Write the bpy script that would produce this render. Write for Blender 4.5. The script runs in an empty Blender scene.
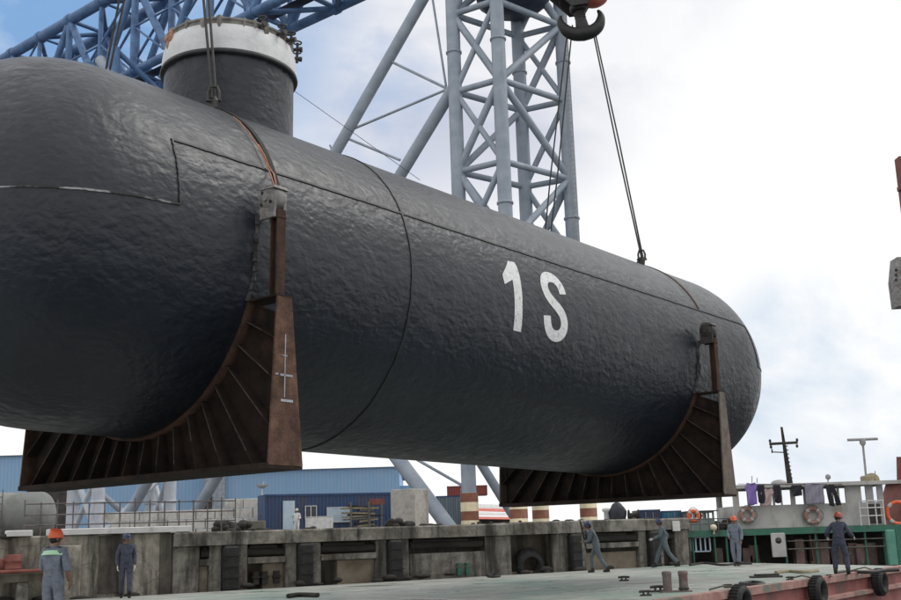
import bpy, bmesh, math, random
from mathutils import Vector, Matrix
random.seed(7)
R_ = math.radians
scene = bpy.context.scene
COL = scene.collection

# ------------------------------------------------------------------ camera
F_PX, PITCH, ROLL, EYE = 1089.85, 0.2101, 0.0322, 1.52      # focal length in px of a 901 px wide frame
cf = Vector((0, math.cos(PITCH), math.sin(PITCH)))
_u0 = Vector((0, -math.sin(PITCH), math.cos(PITCH))); _x0 = Vector((1, 0, 0))
cx = math.cos(ROLL)*_x0 - math.sin(ROLL)*_u0
cu = math.sin(ROLL)*_x0 + math.cos(ROLL)*_u0
EYEV = Vector((0, 0, EYE))

def at(x, y, D):
    """world point seen at photo pixel x,y whose distance along world Y is D metres"""
    d = cf + cx*((x-450.5)/F_PX) - cu*((y-300)/F_PX)
    return EYEV + d*(D/d.y)
def gnd(x, y, z=0.0):
    d = cf + cx*((x-450.5)/F_PX) - cu*((y-300)/F_PX)
    return EYEV + d*((z-EYE)/d.z)

cam = bpy.data.cameras.new('camera'); camo = bpy.data.objects.new('camera', cam); COL.objects.link(camo)
cam.sensor_width = 36; cam.lens = F_PX/901*36; cam.clip_end = 20000; cam.clip_start = .1
camo.matrix_world = Matrix(((cx.x, cu.x, -cf.x, 0), (cx.y, cu.y, -cf.y, 0), (cx.z, cu.z, -cf.z, EYE), (0, 0, 0, 1)))
scene.camera = camo

# ------------------------------------------------------------------ materials
def nodes_of(name):
    m = bpy.data.materials.new(name); m.use_nodes = True
    nt = m.node_tree; return m, nt, nt.nodes['Principled BSDF'], nt.links

def mat(name, c1, c2=None, scale=2.5, rough=.6, metal=0.0, bump=0.0, bscale=18, stretch=(1, 1, 1), lo=.35, hi=.65, spec=.5,
        dirt=None, dscale=1.2, dlo=.52, dhi=.7, dstretch=(1, 1, 1)):
    m, nt, b, L = nodes_of(name); N = nt.nodes
    b.inputs['Roughness'].default_value = rough; b.inputs['Metallic'].default_value = metal
    b.inputs['Specular IOR Level'].default_value = spec
    if c2 is None: c2 = tuple(min(1, v*1.25) for v in c1); c1 = tuple(v*.8 for v in c1)
    tc = N.new('ShaderNodeTexCoord')
    def noise(sc, st, det=6):
        mp = N.new('ShaderNodeMapping'); mp.inputs['Scale'].default_value = st
        L.new(tc.outputs['Object'], mp.inputs['Vector'])
        n = N.new('ShaderNodeTexNoise'); n.inputs['Scale'].default_value = sc; n.inputs['Detail'].default_value = det
        n.inputs['Roughness'].default_value = .62
        L.new(mp.outputs['Vector'], n.inputs['Vector']); return n
    def ramp(n, a, bb, lo_, hi_):
        r = N.new('ShaderNodeValToRGB'); e = r.color_ramp.elements
        e[0].position = lo_; e[1].position = hi_; e[0].color = (*a, 1); e[1].color = (*bb, 1)
        L.new(n.outputs['Fac'], r.inputs['Fac']); return r
    r = ramp(noise(scale, stretch), c1, c2, lo, hi); out = r.outputs['Color']
    if dirt:
        d = ramp(noise(dscale, dstretch), (0, 0, 0), (1, 1, 1), dlo, dhi)
        mx = N.new('ShaderNodeMix'); mx.data_type = 'RGBA'
        L.new(d.outputs['Color'], mx.inputs['Factor']); L.new(out, mx.inputs['A']); mx.inputs['B'].default_value = (*dirt, 1)
        out = mx.outputs['Result']
    L.new(out, b.inputs['Base Color'])
    if bump:
        bn = N.new('ShaderNodeBump'); bn.inputs['Strength'].default_value = bump; bn.inputs['Distance'].default_value = .05
        L.new(noise(bscale, stretch, 4).outputs['Fac'], bn.inputs['Height']); L.new(bn.outputs['Normal'], b.inputs['Normal'])
    return m

HULL_BUMP = .33
def hull_material():
    m, nt, b, L = nodes_of('hull_rubber_paint'); N = nt.nodes
    tc = N.new('ShaderNodeTexCoord')
    def noise(sc, st, det=5, ro=.6, dist=0):
        mp = N.new('ShaderNodeMapping'); mp.inputs['Scale'].default_value = st; L.new(tc.outputs['Object'], mp.inputs['Vector'])
        n = N.new('ShaderNodeTexNoise'); n.inputs['Scale'].default_value = sc; n.inputs['Detail'].default_value = det
        n.inputs['Roughness'].default_value = ro; n.inputs['Distortion'].default_value = dist
        L.new(mp.outputs['Vector'], n.inputs['Vector']); return n.outputs['Fac']
    def ramp(f, a, bb, lo, hi):
        r = N.new('ShaderNodeValToRGB'); e = r.color_ramp.elements
        e[0].position = lo; e[1].position = hi; e[0].color = (*a, 1); e[1].color = (*bb, 1); L.new(f, r.inputs['Fac']); return r.outputs['Color']
    base = ramp(noise(.55, (1, 1, 1), 8), (.0105, .0138, .0205), (.0195, .0245, .035), .3, .7)
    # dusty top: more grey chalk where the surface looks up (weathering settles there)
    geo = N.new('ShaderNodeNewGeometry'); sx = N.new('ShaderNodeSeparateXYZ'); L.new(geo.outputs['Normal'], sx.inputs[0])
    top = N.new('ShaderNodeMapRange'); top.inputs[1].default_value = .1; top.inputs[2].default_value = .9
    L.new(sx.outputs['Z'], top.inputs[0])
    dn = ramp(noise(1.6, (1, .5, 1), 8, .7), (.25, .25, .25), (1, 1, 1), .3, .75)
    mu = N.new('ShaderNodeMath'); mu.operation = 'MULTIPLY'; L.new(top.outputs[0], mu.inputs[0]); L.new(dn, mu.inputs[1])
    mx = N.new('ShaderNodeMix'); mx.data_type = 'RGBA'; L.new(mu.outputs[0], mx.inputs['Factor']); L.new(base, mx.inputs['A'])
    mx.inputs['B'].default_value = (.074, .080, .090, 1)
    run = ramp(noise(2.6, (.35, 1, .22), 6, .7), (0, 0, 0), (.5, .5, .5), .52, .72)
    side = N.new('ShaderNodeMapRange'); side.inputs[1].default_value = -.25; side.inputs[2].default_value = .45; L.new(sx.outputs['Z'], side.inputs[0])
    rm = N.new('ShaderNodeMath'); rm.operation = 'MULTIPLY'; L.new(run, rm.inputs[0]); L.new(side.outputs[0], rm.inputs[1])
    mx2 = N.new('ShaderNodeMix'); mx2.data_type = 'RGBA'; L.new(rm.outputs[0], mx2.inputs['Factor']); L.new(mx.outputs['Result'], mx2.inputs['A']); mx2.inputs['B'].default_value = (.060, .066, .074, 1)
    L.new(mx2.outputs['Result'], b.inputs['Base Color'])
    L.new(ramp(noise(3.5, (1, 1, 1), 6), (.34,)*3, (.52,)*3, .3, .7), b.inputs['Roughness'])
    b.inputs['Specular IOR Level'].default_value = .42
    # hammered hide: hand-sized dents over slow hand-laid waves, dents a little longer along the hull
    b1 = noise(7.2, (1, .6, 1.05), 2, .5, .2); b2 = noise(1.6, (1, .7, 1), 3)
    mpv = N.new('ShaderNodeMapping'); mpv.inputs['Scale'].default_value = (1, .7, 1.05); L.new(tc.outputs['Object'], mpv.inputs['Vector'])
    vo = N.new('ShaderNodeTexVoronoi'); vo.feature = 'SMOOTH_F1'; vo.inputs['Scale'].default_value = 6.6; vo.inputs['Smoothness'].default_value = .85; vo.inputs['Randomness'].default_value = 1
    nz = N.new('ShaderNodeTexNoise'); nz.inputs['Scale'].default_value = 2.2; L.new(tc.outputs['Object'], nz.inputs['Vector'])
    va = N.new('ShaderNodeVectorMath'); va.operation = 'MULTIPLY_ADD'; L.new(nz.outputs['Color'], va.inputs[0]); va.inputs[1].default_value = (.55, .55, .55); L.new(mpv.outputs[0], va.inputs[2]); L.new(va.outputs[0], vo.inputs['Vector'])
    def madd(x, k, y):
        n = N.new('ShaderNodeMath'); n.operation = 'MULTIPLY_ADD'; L.new(x, n.inputs[0]); n.inputs[1].default_value = k; L.new(y, n.inputs[2]); return n.outputs[0]
    hgt = madd(noise(14, (1, .8, 1), 2), .10, madd(vo.outputs['Distance'], .40, madd(b1, .62, b2)))
    bn = N.new('ShaderNodeBump'); bn.inputs['Strength'].default_value = HULL_BUMP; bn.inputs['Distance'].default_value = .10
    L.new(hgt, bn.inputs['Height']); L.new(bn.outputs['Normal'], b.inputs['Normal'])
    return m

def deck_material():
    m, nt, b, L = nodes_of('worn_green_deck_paint'); N = nt.nodes
    tc = N.new('ShaderNodeTexCoord')
    def noise(sc, det=8, st=(1, 1, 1)):
        mp = N.new('ShaderNodeMapping'); mp.inputs['Scale'].default_value = st; mp.inputs['Rotation'].default_value = (0, 0, R_(-50)); L.new(tc.outputs['Object'], mp.inputs['Vector'])
        n = N.new('ShaderNodeTexNoise'); n.inputs['Scale'].default_value = sc; n.inputs['Detail'].default_value = det; n.inputs['Roughness'].default_value = .65
        L.new(mp.outputs['Vector'], n.inputs['Vector']); return n.outputs['Fac']
    def ramp(f, a, bb, lo, hi):
        r = N.new('ShaderNodeValToRGB'); e = r.color_ramp.elements
        e[0].position = lo; e[1].position = hi; e[0].color = (*a, 1); e[1].color = (*bb, 1); L.new(f, r.inputs['Fac']); return r.outputs['Color']
    def mix(f, a, bb):
        mx = N.new('ShaderNodeMix'); mx.data_type = 'RGBA'; L.new(f, mx.inputs['Factor'])
        L.new(a, mx.inputs['A'])
        if isinstance(bb, tuple): mx.inputs['B'].default_value = (*bb, 1)
        else: L.new(bb, mx.inputs['B'])
        return mx.outputs['Result']
    grey = ramp(noise(1.3), (.27, .285, .255), (.44, .455, .42), .3, .7)
    green = ramp(noise(2.2), (.16, .255, .21), (.29, .385, .335), .3, .7)
    c = mix(ramp(noise(.22, 6, (1, .5, 1)), (0, 0, 0), (.8, .8, .8), .52, .66), grey, green)
    c = mix(ramp(noise(.7, 9, (.4, 1.6, 1)), (0, 0, 0), (.8, .8, .8), .55, .68), c, (.10, .085, .07))
    c = mix(ramp(noise(2.6, 9), (0, 0, 0), (.8, .8, .8), .60, .68), c, (.17, .085, .05))
    c = mix(ramp(noise(7, 6), (0, 0, 0), (.55, .55, .55), .62, .70), c, (.05, .045, .04))
    br = N.new('ShaderNodeTexBrick'); br.inputs['Scale'].default_value = .20; br.inputs['Mortar Size'].default_value = .006
    br.inputs['Color1'].default_value = (0, 0, 0, 1); br.inputs['Color2'].default_value = (.0, .0, .0, 1); br.inputs['Mortar'].default_value = (.7, .7, .7, 1)
    mp = N.new('ShaderNodeMapping'); mp.inputs['Rotation'].default_value = (0, 0, R_(-50)); L.new(tc.outputs['Object'], mp.inputs['Vector']); L.new(mp.outputs['Vector'], br.inputs['Vector'])
    c = mix(br.outputs['Color'], c, (.10, .09, .075))
    L.new(c, b.inputs['Base Color'])
    L.new(ramp(noise(.5, 5, (.6, 1.3, 1)), (.16,)*3, (.68,)*3, .36, .46), b.inputs['Roughness'])
    bn = N.new('ShaderNodeBump'); bn.inputs['Strength'].default_value = .25; bn.inputs['Distance'].default_value = .05
    L.new(noise(.9, 4), bn.inputs['Height']); L.new(bn.outputs['Normal'], b.inputs['Normal'])
    return m

def concrete_material(name, a=(.13, .122, .108), bb=(.38, .36, .32), stain=(.035, .032, .029), slo=.45, shi=.62):
    m, nt, b, L = nodes_of(name); N = nt.nodes
    tc = N.new('ShaderNodeTexCoord')
    def noise(sc, st, det=8, ro=.65):
        mp = N.new('ShaderNodeMapping'); mp.inputs['Scale'].default_value = st; L.new(tc.outputs['Object'], mp.inputs['Vector'])
        n = N.new('ShaderNodeTexNoise'); n.inputs['Scale'].default_value = sc; n.inputs['Detail'].default_value = det; n.inputs['Roughness'].default_value = ro
        L.new(mp.outputs['Vector'], n.inputs['Vector']); return n.outputs['Fac']
    def ramp(f, a_, b_, lo, hi):
        r = N.new('ShaderNodeValToRGB'); e = r.color_ramp.elements
        e[0].position = lo; e[1].position = hi; e[0].color = (*a_, 1); e[1].color = (*b_, 1); L.new(f, r.inputs['Fac']); return r.outputs['Color']
    def mix(f, x, col):
        mx = N.new('ShaderNodeMix'); mx.data_type = 'RGBA'; L.new(f, mx.inputs['Factor']); L.new(x, mx.inputs['A']); mx.inputs['B'].default_value = (*col, 1); return mx.outputs['Result']
    c = ramp(noise(2.5, (1, 1, 1)), a, bb, .32, .68)
    c = mix(ramp(noise(1.6, (1, 1, .16)), (0, 0, 0), (.85,)*3, slo, shi), c, stain)
    c = mix(ramp(noise(.9, (.7, .7, .6)), (0, 0, 0), (.6,)*3, .5, .72), c, (.10, .075, .05))
    c = mix(ramp(noise(14, (1, 1, 1)), (0, 0, 0), (.5,)*3, .58, .7), c, (.06, .055, .05))
    vo = N.new('ShaderNodeTexVoronoi'); vo.feature = 'DISTANCE_TO_EDGE'; vo.inputs['Scale'].default_value = .55
    wv = N.new('ShaderNodeVectorMath'); wv.operation = 'MULTIPLY_ADD'; nz = N.new('ShaderNodeTexNoise'); nz.inputs['Scale'].default_value = 3; nz.inputs['Detail'].default_value = 6
    L.new(tc.outputs['Object'], nz.inputs['Vector']); L.new(nz.outputs['Color'], wv.inputs[0]); wv.inputs[1].default_value = (.5, .5, .5); L.new(tc.outputs['Object'], wv.inputs[2]); L.new(wv.outputs[0], vo.inputs['Vector'])
    c = mix(ramp(vo.outputs['Distance'], (.45, .45, .45), (0, 0, 0), .002, .010), c, (.05, .046, .04))
    L.new(c, b.inputs['Base Color']); b.inputs['Roughness'].default_value = .92; b.inputs['Specular IOR Level'].default_value = .2
    bn = N.new('ShaderNodeBump'); bn.inputs['Strength'].default_value = .5; bn.inputs['Distance'].default_value = .04
    L.new(noise(7, (1, 1, .7), 6), bn.inputs['Height']); L.new(bn.outputs['Normal'], b.inputs['Normal'])
    return m

def banded(name, period=1.5):
    m, nt, b, L = nodes_of(name); N = nt.nodes
    tc = N.new('ShaderNodeTexCoord'); s = N.new('ShaderNodeSeparateXYZ'); L.new(tc.outputs['Object'], s.inputs[0])
    d = N.new('ShaderNodeMath'); d.operation = 'DIVIDE'; d.inputs[1].default_value = period; L.new(s.outputs['Z'], d.inputs[0])
    f = N.new('ShaderNodeMath'); f.operation = 'FRACT'; L.new(d.outputs[0], f.inputs[0])
    g = N.new('ShaderNodeMath'); g.operation = 'GREATER_THAN'; g.inputs[1].default_value = .5; L.new(f.outputs[0], g.inputs[0])
    n = N.new('ShaderNodeTexNoise'); n.inputs['Scale'].default_value = 2; n.inputs['Detail'].default_value = 7; L.new(tc.outputs['Object'], n.inputs['Vector'])
    def rp(a, bb):
        r = N.new('ShaderNodeValToRGB'); e = r.color_ramp.elements; e[0].position = .3; e[1].position = .7
        e[0].color = (*a, 1); e[1].color = (*bb, 1); L.new(n.outputs['Fac'], r.inputs[0]); return r.outputs[0]
    mx = N.new('ShaderNodeMix'); mx.data_type = 'RGBA'; L.new(g.outputs[0], mx.inputs['Factor'])
    L.new(rp((.55, .47, .30), (.72, .66, .48)), mx.inputs['A']); L.new(rp((.15, .045, .025), (.22, .09, .05)), mx.inputs['B'])
    L.new(mx.outputs['Result'], b.inputs['Base Color']); b.inputs['Roughness'].default_value = .7
    return m

def corrugated(name, c, period=.28, axis='X', amp=.06, dirt=(.2, .12, .07), rough=.55, lowk=.72):
    """sheet steel with vertical ribs along the object's axis (bump), dirt streaks"""
    m, nt, b, L = nodes_of(name); N = nt.nodes
    tc = N.new('ShaderNodeTexCoord'); s = N.new('ShaderNodeSeparateXYZ'); L.new(tc.outputs['Object'], s.inputs[0])
    ml = N.new('ShaderNodeMath'); ml.operation = 'MULTIPLY'; ml.inputs[1].default_value = 2*math.pi/period; L.new(s.outputs[axis], ml.inputs[0])
    sn = N.new('ShaderNodeMath'); sn.operation = 'SINE'; L.new(ml.outputs[0], sn.inputs[0])
    bn = N.new('ShaderNodeBump'); bn.inputs['Strength'].default_value = .8; bn.inputs['Distance'].default_value = amp
    L.new(sn.outputs[0], bn.inputs['Height']); L.new(bn.outputs['Normal'], b.inputs['Normal'])
    mp = N.new('ShaderNodeMapping'); mp.inputs['Scale'].default_value = (1, 1, .2); L.new(tc.outputs['Object'], mp.inputs['Vector'])
    n = N.new('ShaderNodeTexNoise'); n.inputs['Scale'].default_value = 1.1; n.inputs['Detail'].default_value = 8; L.new(mp.outputs[0], n.inputs['Vector'])
    r = N.new('ShaderNodeValToRGB'); e = r.color_ramp.elements; e[0].position = .35; e[1].position = .75
    e[0].color = (*c, 1); e[1].color = (*[v*.5+.5*d*.6 for v, d in zip(c, dirt)], 1); L.new(n.outputs['Fac'], r.inputs[0])
    gr = N.new('ShaderNodeMapRange'); gr.inputs[1].default_value = -1; gr.inputs[2].default_value = 1; gr.inputs[3].default_value = lowk; gr.inputs[4].default_value = 1.05
    L.new(sn.outputs[0], gr.inputs[0])
    vm = N.new('ShaderNodeMix'); vm.data_type = 'RGBA'; vm.blend_type = 'MULTIPLY'; vm.inputs['Factor'].default_value = 1
    L.new(r.outputs[0], vm.inputs['A']); L.new(gr.outputs[0], vm.inputs['B'])
    L.new(vm.outputs['Result'], b.inputs['Base Color']); b.inputs['Roughness'].default_value = rough
    return m

def tower_paint(blue_top=False):
    """grey-white tubes; the top of the towers is painted blue above 40 m"""
    m, nt, b, L = nodes_of('two_tone_tower_paint' if blue_top else 'tower_paint'); N = nt.nodes
    g = N.new('ShaderNodeNewGeometry'); s = N.new('ShaderNodeSeparateXYZ'); L.new(g.outputs['Position'], s.inputs[0])
    gt = N.new('ShaderNodeMath'); gt.operation = 'GREATER_THAN'; gt.inputs[1].default_value = 1e6 if not blue_top else 42; L.new(s.outputs['Z'], gt.inputs[0])
    n = N.new('ShaderNodeTexNoise'); n.inputs['Scale'].default_value = .8; n.inputs['Detail'].default_value = 8; L.new(g.outputs['Position'], n.inputs['Vector'])
    def rp(a, bb):
        r = N.new('ShaderNodeValToRGB'); e = r.color_ramp.elements; e[0].position = .3; e[1].position = .72
        e[0].color = (*a, 1); e[1].color = (*bb, 1); L.new(n.outputs['Fac'], r.inputs[0]); return r.outputs[0]
    mx = N.new('ShaderNodeMix'); mx.data_type = 'RGBA'; L.new(gt.outputs[0], mx.inputs['Factor'])
    L.new(rp(*(((.42, .46, .52), (.56, .60, .66)) if blue_top else ((.24, .285, .35), (.35, .395, .455)))), mx.inputs['A']); L.new(rp((.06, .13, .28), (.10, .20, .38)), mx.inputs['B'])
    mp = N.new('ShaderNodeMapping'); mp.inputs['Scale'].default_value = (1, 1, .12); L.new(g.outputs['Position'], mp.inputs['Vector'])
    n2 = N.new('ShaderNodeTexNoise'); n2.inputs['Scale'].default_value = 1.6; n2.inputs['Detail'].default_value = 8; n2.inputs['Roughness'].default_value = .7; L.new(mp.outputs[0], n2.inputs['Vector'])
    r2 = N.new('ShaderNodeValToRGB'); e = r2.color_ramp.elements; e[0].position = .57; e[1].position = .75; e[0].color = (0, 0, 0, 1); e[1].color = (.55, .55, .55, 1); L.new(n2.outputs['Fac'], r2.inputs[0])
    m3 = N.new('ShaderNodeMix'); m3.data_type = 'RGBA'; L.new(r2.outputs[0], m3.inputs['Factor']); L.new(mx.outputs['Result'], m3.inputs['A']); m3.inputs['B'].default_value = (.16, .13, .11, 1)
    L.new(m3.outputs['Result'], b.inputs['Base Color']); b.inputs['Roughness'].default_value = .6
    return m

M = dict(
    hull=hull_material(), deck=deck_material(),
    concrete=concrete_material('stained_concrete'), concrete_dark=concrete_material('dark_concrete', (.09, .08, .07), (.17, .155, .13), slo=.42, shi=.6),  # second is a darker concrete for back face, ground, patch and beam
    concrete_left=concrete_material('streaked_beige_concrete', (.25, .232, .198), (.46, .43, .37), stain=(.04, .038, .034), slo=.47, shi=.60),
    concrete_pale=concrete_material('pale_concrete', (.36, .35, .32), (.5, .48, .45), (.2, .18, .15), .55, .75),
    seam=mat('black_seam', (.008, .009, .011), (.03, .033, .038), scale=3, rough=.55),
    seam_chalk=mat('scuffed_seam', (.02, .02, .02), (.34, .35, .36), scale=2.2, lo=.46, hi=.62, rough=.7),
    strap=mat('black_strap', (.018, .017, .016), rough=.8), strap_brown=mat('brown_strap', (.10, .06, .045), rough=.9),
    white_mark=mat('white_stencil_paint', (.70, .72, .73), (.80, .81, .82), scale=4, rough=.7, bump=.5, bscale=7, dirt=(.20, .21, .22), dscale=8, dlo=.56, dhi=.74),
    white_band=mat('dull_white_paint', (.58, .59, .60), (.70, .71, .72), scale=3, rough=.6, bump=.3, bscale=6, dirt=(.42, .41, .40), dscale=2.5, dlo=.62, dhi=.85),
    rust_dark=mat('dark_rusty_steel', (.014, .011, .010), (.036, .024, .019), scale=2.2, rough=.85, bump=.3, bscale=25, dirt=(.055, .032, .022), dscale=1.1, dlo=.58, dhi=.8, spec=.2),
    rust_mid=mat('brown_rusty_steel', (.045, .024, .018), (.085, .045, .032), scale=3, rough=.85, bump=.3, bscale=25, dirt=(.03, .02, .017), dscale=2, dstretch=(1, 1, .3), spec=.25),
    rust_edge=mat('worn_plate_edge', (.025, .018, .015), (.085, .062, .052), scale=5, rough=.8),
    rust=mat('rusty_steel', (.075, .040, .028), (.19, .105, .072), scale=4.2, rough=.85, bump=.35, bscale=25, dirt=(.038, .026, .022), dscale=1.6, dlo=.45, dhi=.7, dstretch=(1, 1, .35), spec=.3),
    rust_pale=mat('dusty_brown_steel', (.10, .078, .062), (.18, .15, .125), scale=4, rough=.8, dirt=(.07, .05, .04), dscale=1.6, dstretch=(1, 1, .35)),
    packing=mat('frayed_grey_packing', (.02, .02, .022), (.11, .11, .12), scale=14, rough=.9, bump=.6, dirt=(.02, .018, .016), dscale=7, dlo=.5, dhi=.6),
    lug=mat('grey_cast_steel', (.14, .135, .13), (.30, .29, .28), scale=6, rough=.6, dirt=(.12, .06, .04), dscale=5, dlo=.55, dhi=.7),
    lug_dark=mat('black_greasy_steel', (.02, .019, .018), (.05, .045, .04), scale=6, rough=.55),
    chalk=mat('grey_chalk', (.25, .27, .31), (.45, .46, .50), scale=6, rough=.9),
    rope_orange=mat('orange_rope', (.42, .17, .10), (.52, .28, .20), scale=9, rough=.9),
    wire=mat('greased_wire_rope', (.025, .024, .024), (.05, .048, .046), scale=10, rough=.6),
    ring=mat('weathered_grey_flange', (.14, .135, .125), (.30, .285, .265), scale=5, rough=.85, dirt=(.10, .06, .04), dscale=3),
    hook=mat('black_forged_steel', (.010, .010, .011), (.022, .022, .023), scale=3, rough=.55, dirt=(.07, .06, .045), dscale=5, dlo=.6, dhi=.68),
    hook_red=mat('faded_red_paint', (.55, .12, .09), (.68, .22, .17), scale=3, rough=.55),
    tower=tower_paint(), tower_blue=tower_paint(True), band=banded('cream_and_brown_bands'),
    blue=mat('crane_blue_paint', (.055, .12, .26), (.11, .21, .39), scale=.6, rough=.6, dirt=(.04, .08, .17), dscale=.5),
    blue_dark=mat('dark_blue_paint', (.02, .03, .06), (.035, .05, .09), scale=1, rough=.6),
    barge_red=mat('faded_red_hull_paint', (.20, .055, .05), (.32, .12, .11), scale=1.4, rough=.7, bump=.2, bscale=4, dirt=(.10, .06, .05), dscale=1.1, dlo=.52, dhi=.72),
    gunwale=mat('scuffed_pink_paint', (.30, .13, .11), (.42, .26, .23), scale=3, rough=.7, dirt=(.13, .16, .13), dscale=1.6, dlo=.5, dhi=.65),
    rubber=mat('old_black_rubber', (.012, .012, .012), (.03, .03, .03), scale=6, rough=.75, bump=.4, bscale=20),
    timber=mat('tarred_timber', (.022, .02, .018), (.055, .05, .043), scale=4, stretch=(.2, 1, 1), rough=.9),
    pipe=mat('galvanised_pipe', (.24, .24, .25), (.36, .36, .37), scale=6, rough=.5),
    rail_dark=mat('rusty_railing', (.08, .07, .08), (.19, .16, .16), scale=6, rough=.8),
    block_pale=concrete_material('limewashed_blocks', (.50, .49, .46), (.64, .63, .60), (.3, .28, .25), .55, .75),
    tank=mat('grey_primer', (.17, .18, .17), (.24, .25, .24), scale=.8, rough=.7, dirt=(.12, .12, .11), dscale=1.1),
    white=mat('white_paint', (.58, .58, .58), (.70, .70, .70), scale=3, rough=.6, dirt=(.34, .31, .27), dscale=2.2, dlo=.56, dhi=.74),
    boat_white=mat('grimy_white_paint', (.42, .41, .40), (.56, .55, .53), scale=1.4, rough=.6, dirt=(.27, .23, .19), dscale=1.6, dlo=.52, dhi=.72, dstretch=(1, 1, .35)),
    green=mat('boat_green_paint', (.025, .13, .09), (.05, .19, .13), scale=2, rough=.5, dirt=(.04, .07, .055), dscale=2),
    green_pale=mat('pale_green_paint', (.08, .27, .20), (.13, .34, .26), scale=2, rough=.5),
    dark=mat('dark_paint_and_shade', (.035, .032, .03), (.075, .065, .06), scale=2, rough=.8),  # plain dark parts, and interior shade of the boat put into colour
    hullblack=mat('boat_hull_paint', (.03, .025, .025), (.06, .04, .035), scale=1, rough=.6),
    glass=mat('dark_glass', (.02, .025, .03), rough=.12), pane=mat('pale_pane', (.40, .52, .62), (.5, .6, .68), rough=.3),
    cont_blue=corrugated('blue_container_sheet', (.028, .075, .19)), cont_side=mat('container_frame', (.022, .055, .14), rough=.6),
    shed=corrugated('pale_blue_cladding', (.25, .43, .66), period=.5, amp=.005, dirt=(.55, .75, 1.0), lowk=.95), shed_dark=mat('blue_flashing', (.10, .22, .42), rough=.6),
    shed_grey=mat('grey_column', (.32, .36, .41), rough=.6),
    red_cont=corrugated('red_container_sheet', (.36, .055, .04), period=.4), grey_cont=corrugated('grey_container_sheet', (.17, .23, .27), period=.4),
    lblue_cont=corrugated('light_blue_container_sheet', (.03, .20, .34), period=.4), dblue_cont=corrugated('navy_container_sheet', (.02, .05, .12), period=.4),
    mixed_gear=mat('mixed_brown_gear', (.06, .055, .05), (.20, .13, .115), scale=1.2, rough=.9, dirt=(.22, .22, .21), dscale=1.6, dlo=.6, dhi=.66),
    tarp=mat('dark_tarpaulin', (.018, .02, .03), (.04, .045, .06), scale=3, rough=.7, bump=.5, bscale=6),
    sand=mat('sandy_timber', (.22, .19, .12), (.33, .29, .19), scale=4, rough=.9),
    orange=mat('orange_plastic', (.72, .11, .04), (.82, .16, .06), scale=3, rough=.45), red_helm=mat('faded_red_plastic', (.36, .05, .04), (.45, .09, .07), rough=.45),
    navy_helm=mat('navy_plastic', (.02, .03, .09), (.035, .045, .12), rough=.4), ball_white=mat('cream_plastic', (.6, .55, .42), rough=.5),
    cover_grey=mat('grey_blue_cotton', (.15, .175, .225), (.215, .245, .30), scale=9, rough=.9, bump=1.0, bscale=9, dirt=(.075, .07, .062), dscale=3.2, dlo=.55, dhi=.75),
    cover_navy=mat('navy_cotton', (.045, .05, .085), (.08, .085, .125), scale=9, rough=.9, bump=1.0, bscale=9, dirt=(.075, .07, .062), dscale=3.2, dlo=.55, dhi=.75),
    cover_teal=mat('grey_green_cotton', (.085, .115, .135), (.14, .175, .195), scale=9, rough=.9, bump=1.0, bscale=9, dirt=(.075, .07, .062), dscale=3.2, dlo=.55, dhi=.75),
    yoke=mat('lime_reflective_tape', (.42, .72, .46), (.5, .8, .55), rough=.5),
    skin=mat('brown_skin', (.21, .11, .075), (.26, .145, .10), scale=8, rough=.55), boot=mat('black_leather', (.014, .013, .012), rough=.5), glove=mat('white_cotton_glove', (.6, .6, .6), rough=.9),
    hair=mat('black_hair', (.01, .009, .008), rough=.6), purple=mat('purple_cloth', (.20, .13, .42), (.27, .19, .5), rough=.9, bump=.5, bscale=8),
    pink=mat('dusty_pink_cloth', (.42, .30, .31), (.52, .40, .40), rough=.9, bump=.5, bscale=8), lav=mat('grey_lavender_cloth', (.23, .22, .29), (.33, .32, .39), scale=2, stretch=(6, 1, .3), rough=.9, bump=.5, bscale=6),
    blackcloth=mat('black_cloth', (.015, .015, .02), (.03, .03, .04), rough=.9, bump=.5, bscale=8), signw=mat('white_sheet', (.66, .66, .66), rough=.6),
    brown_red=mat('dark_red_paint', (.16, .045, .035), (.24, .08, .06), scale=2, rough=.7), reinf=mat('rope_fibre', (.10, .095, .08), (.18, .17, .14), scale=8, rough=.95),
)

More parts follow.
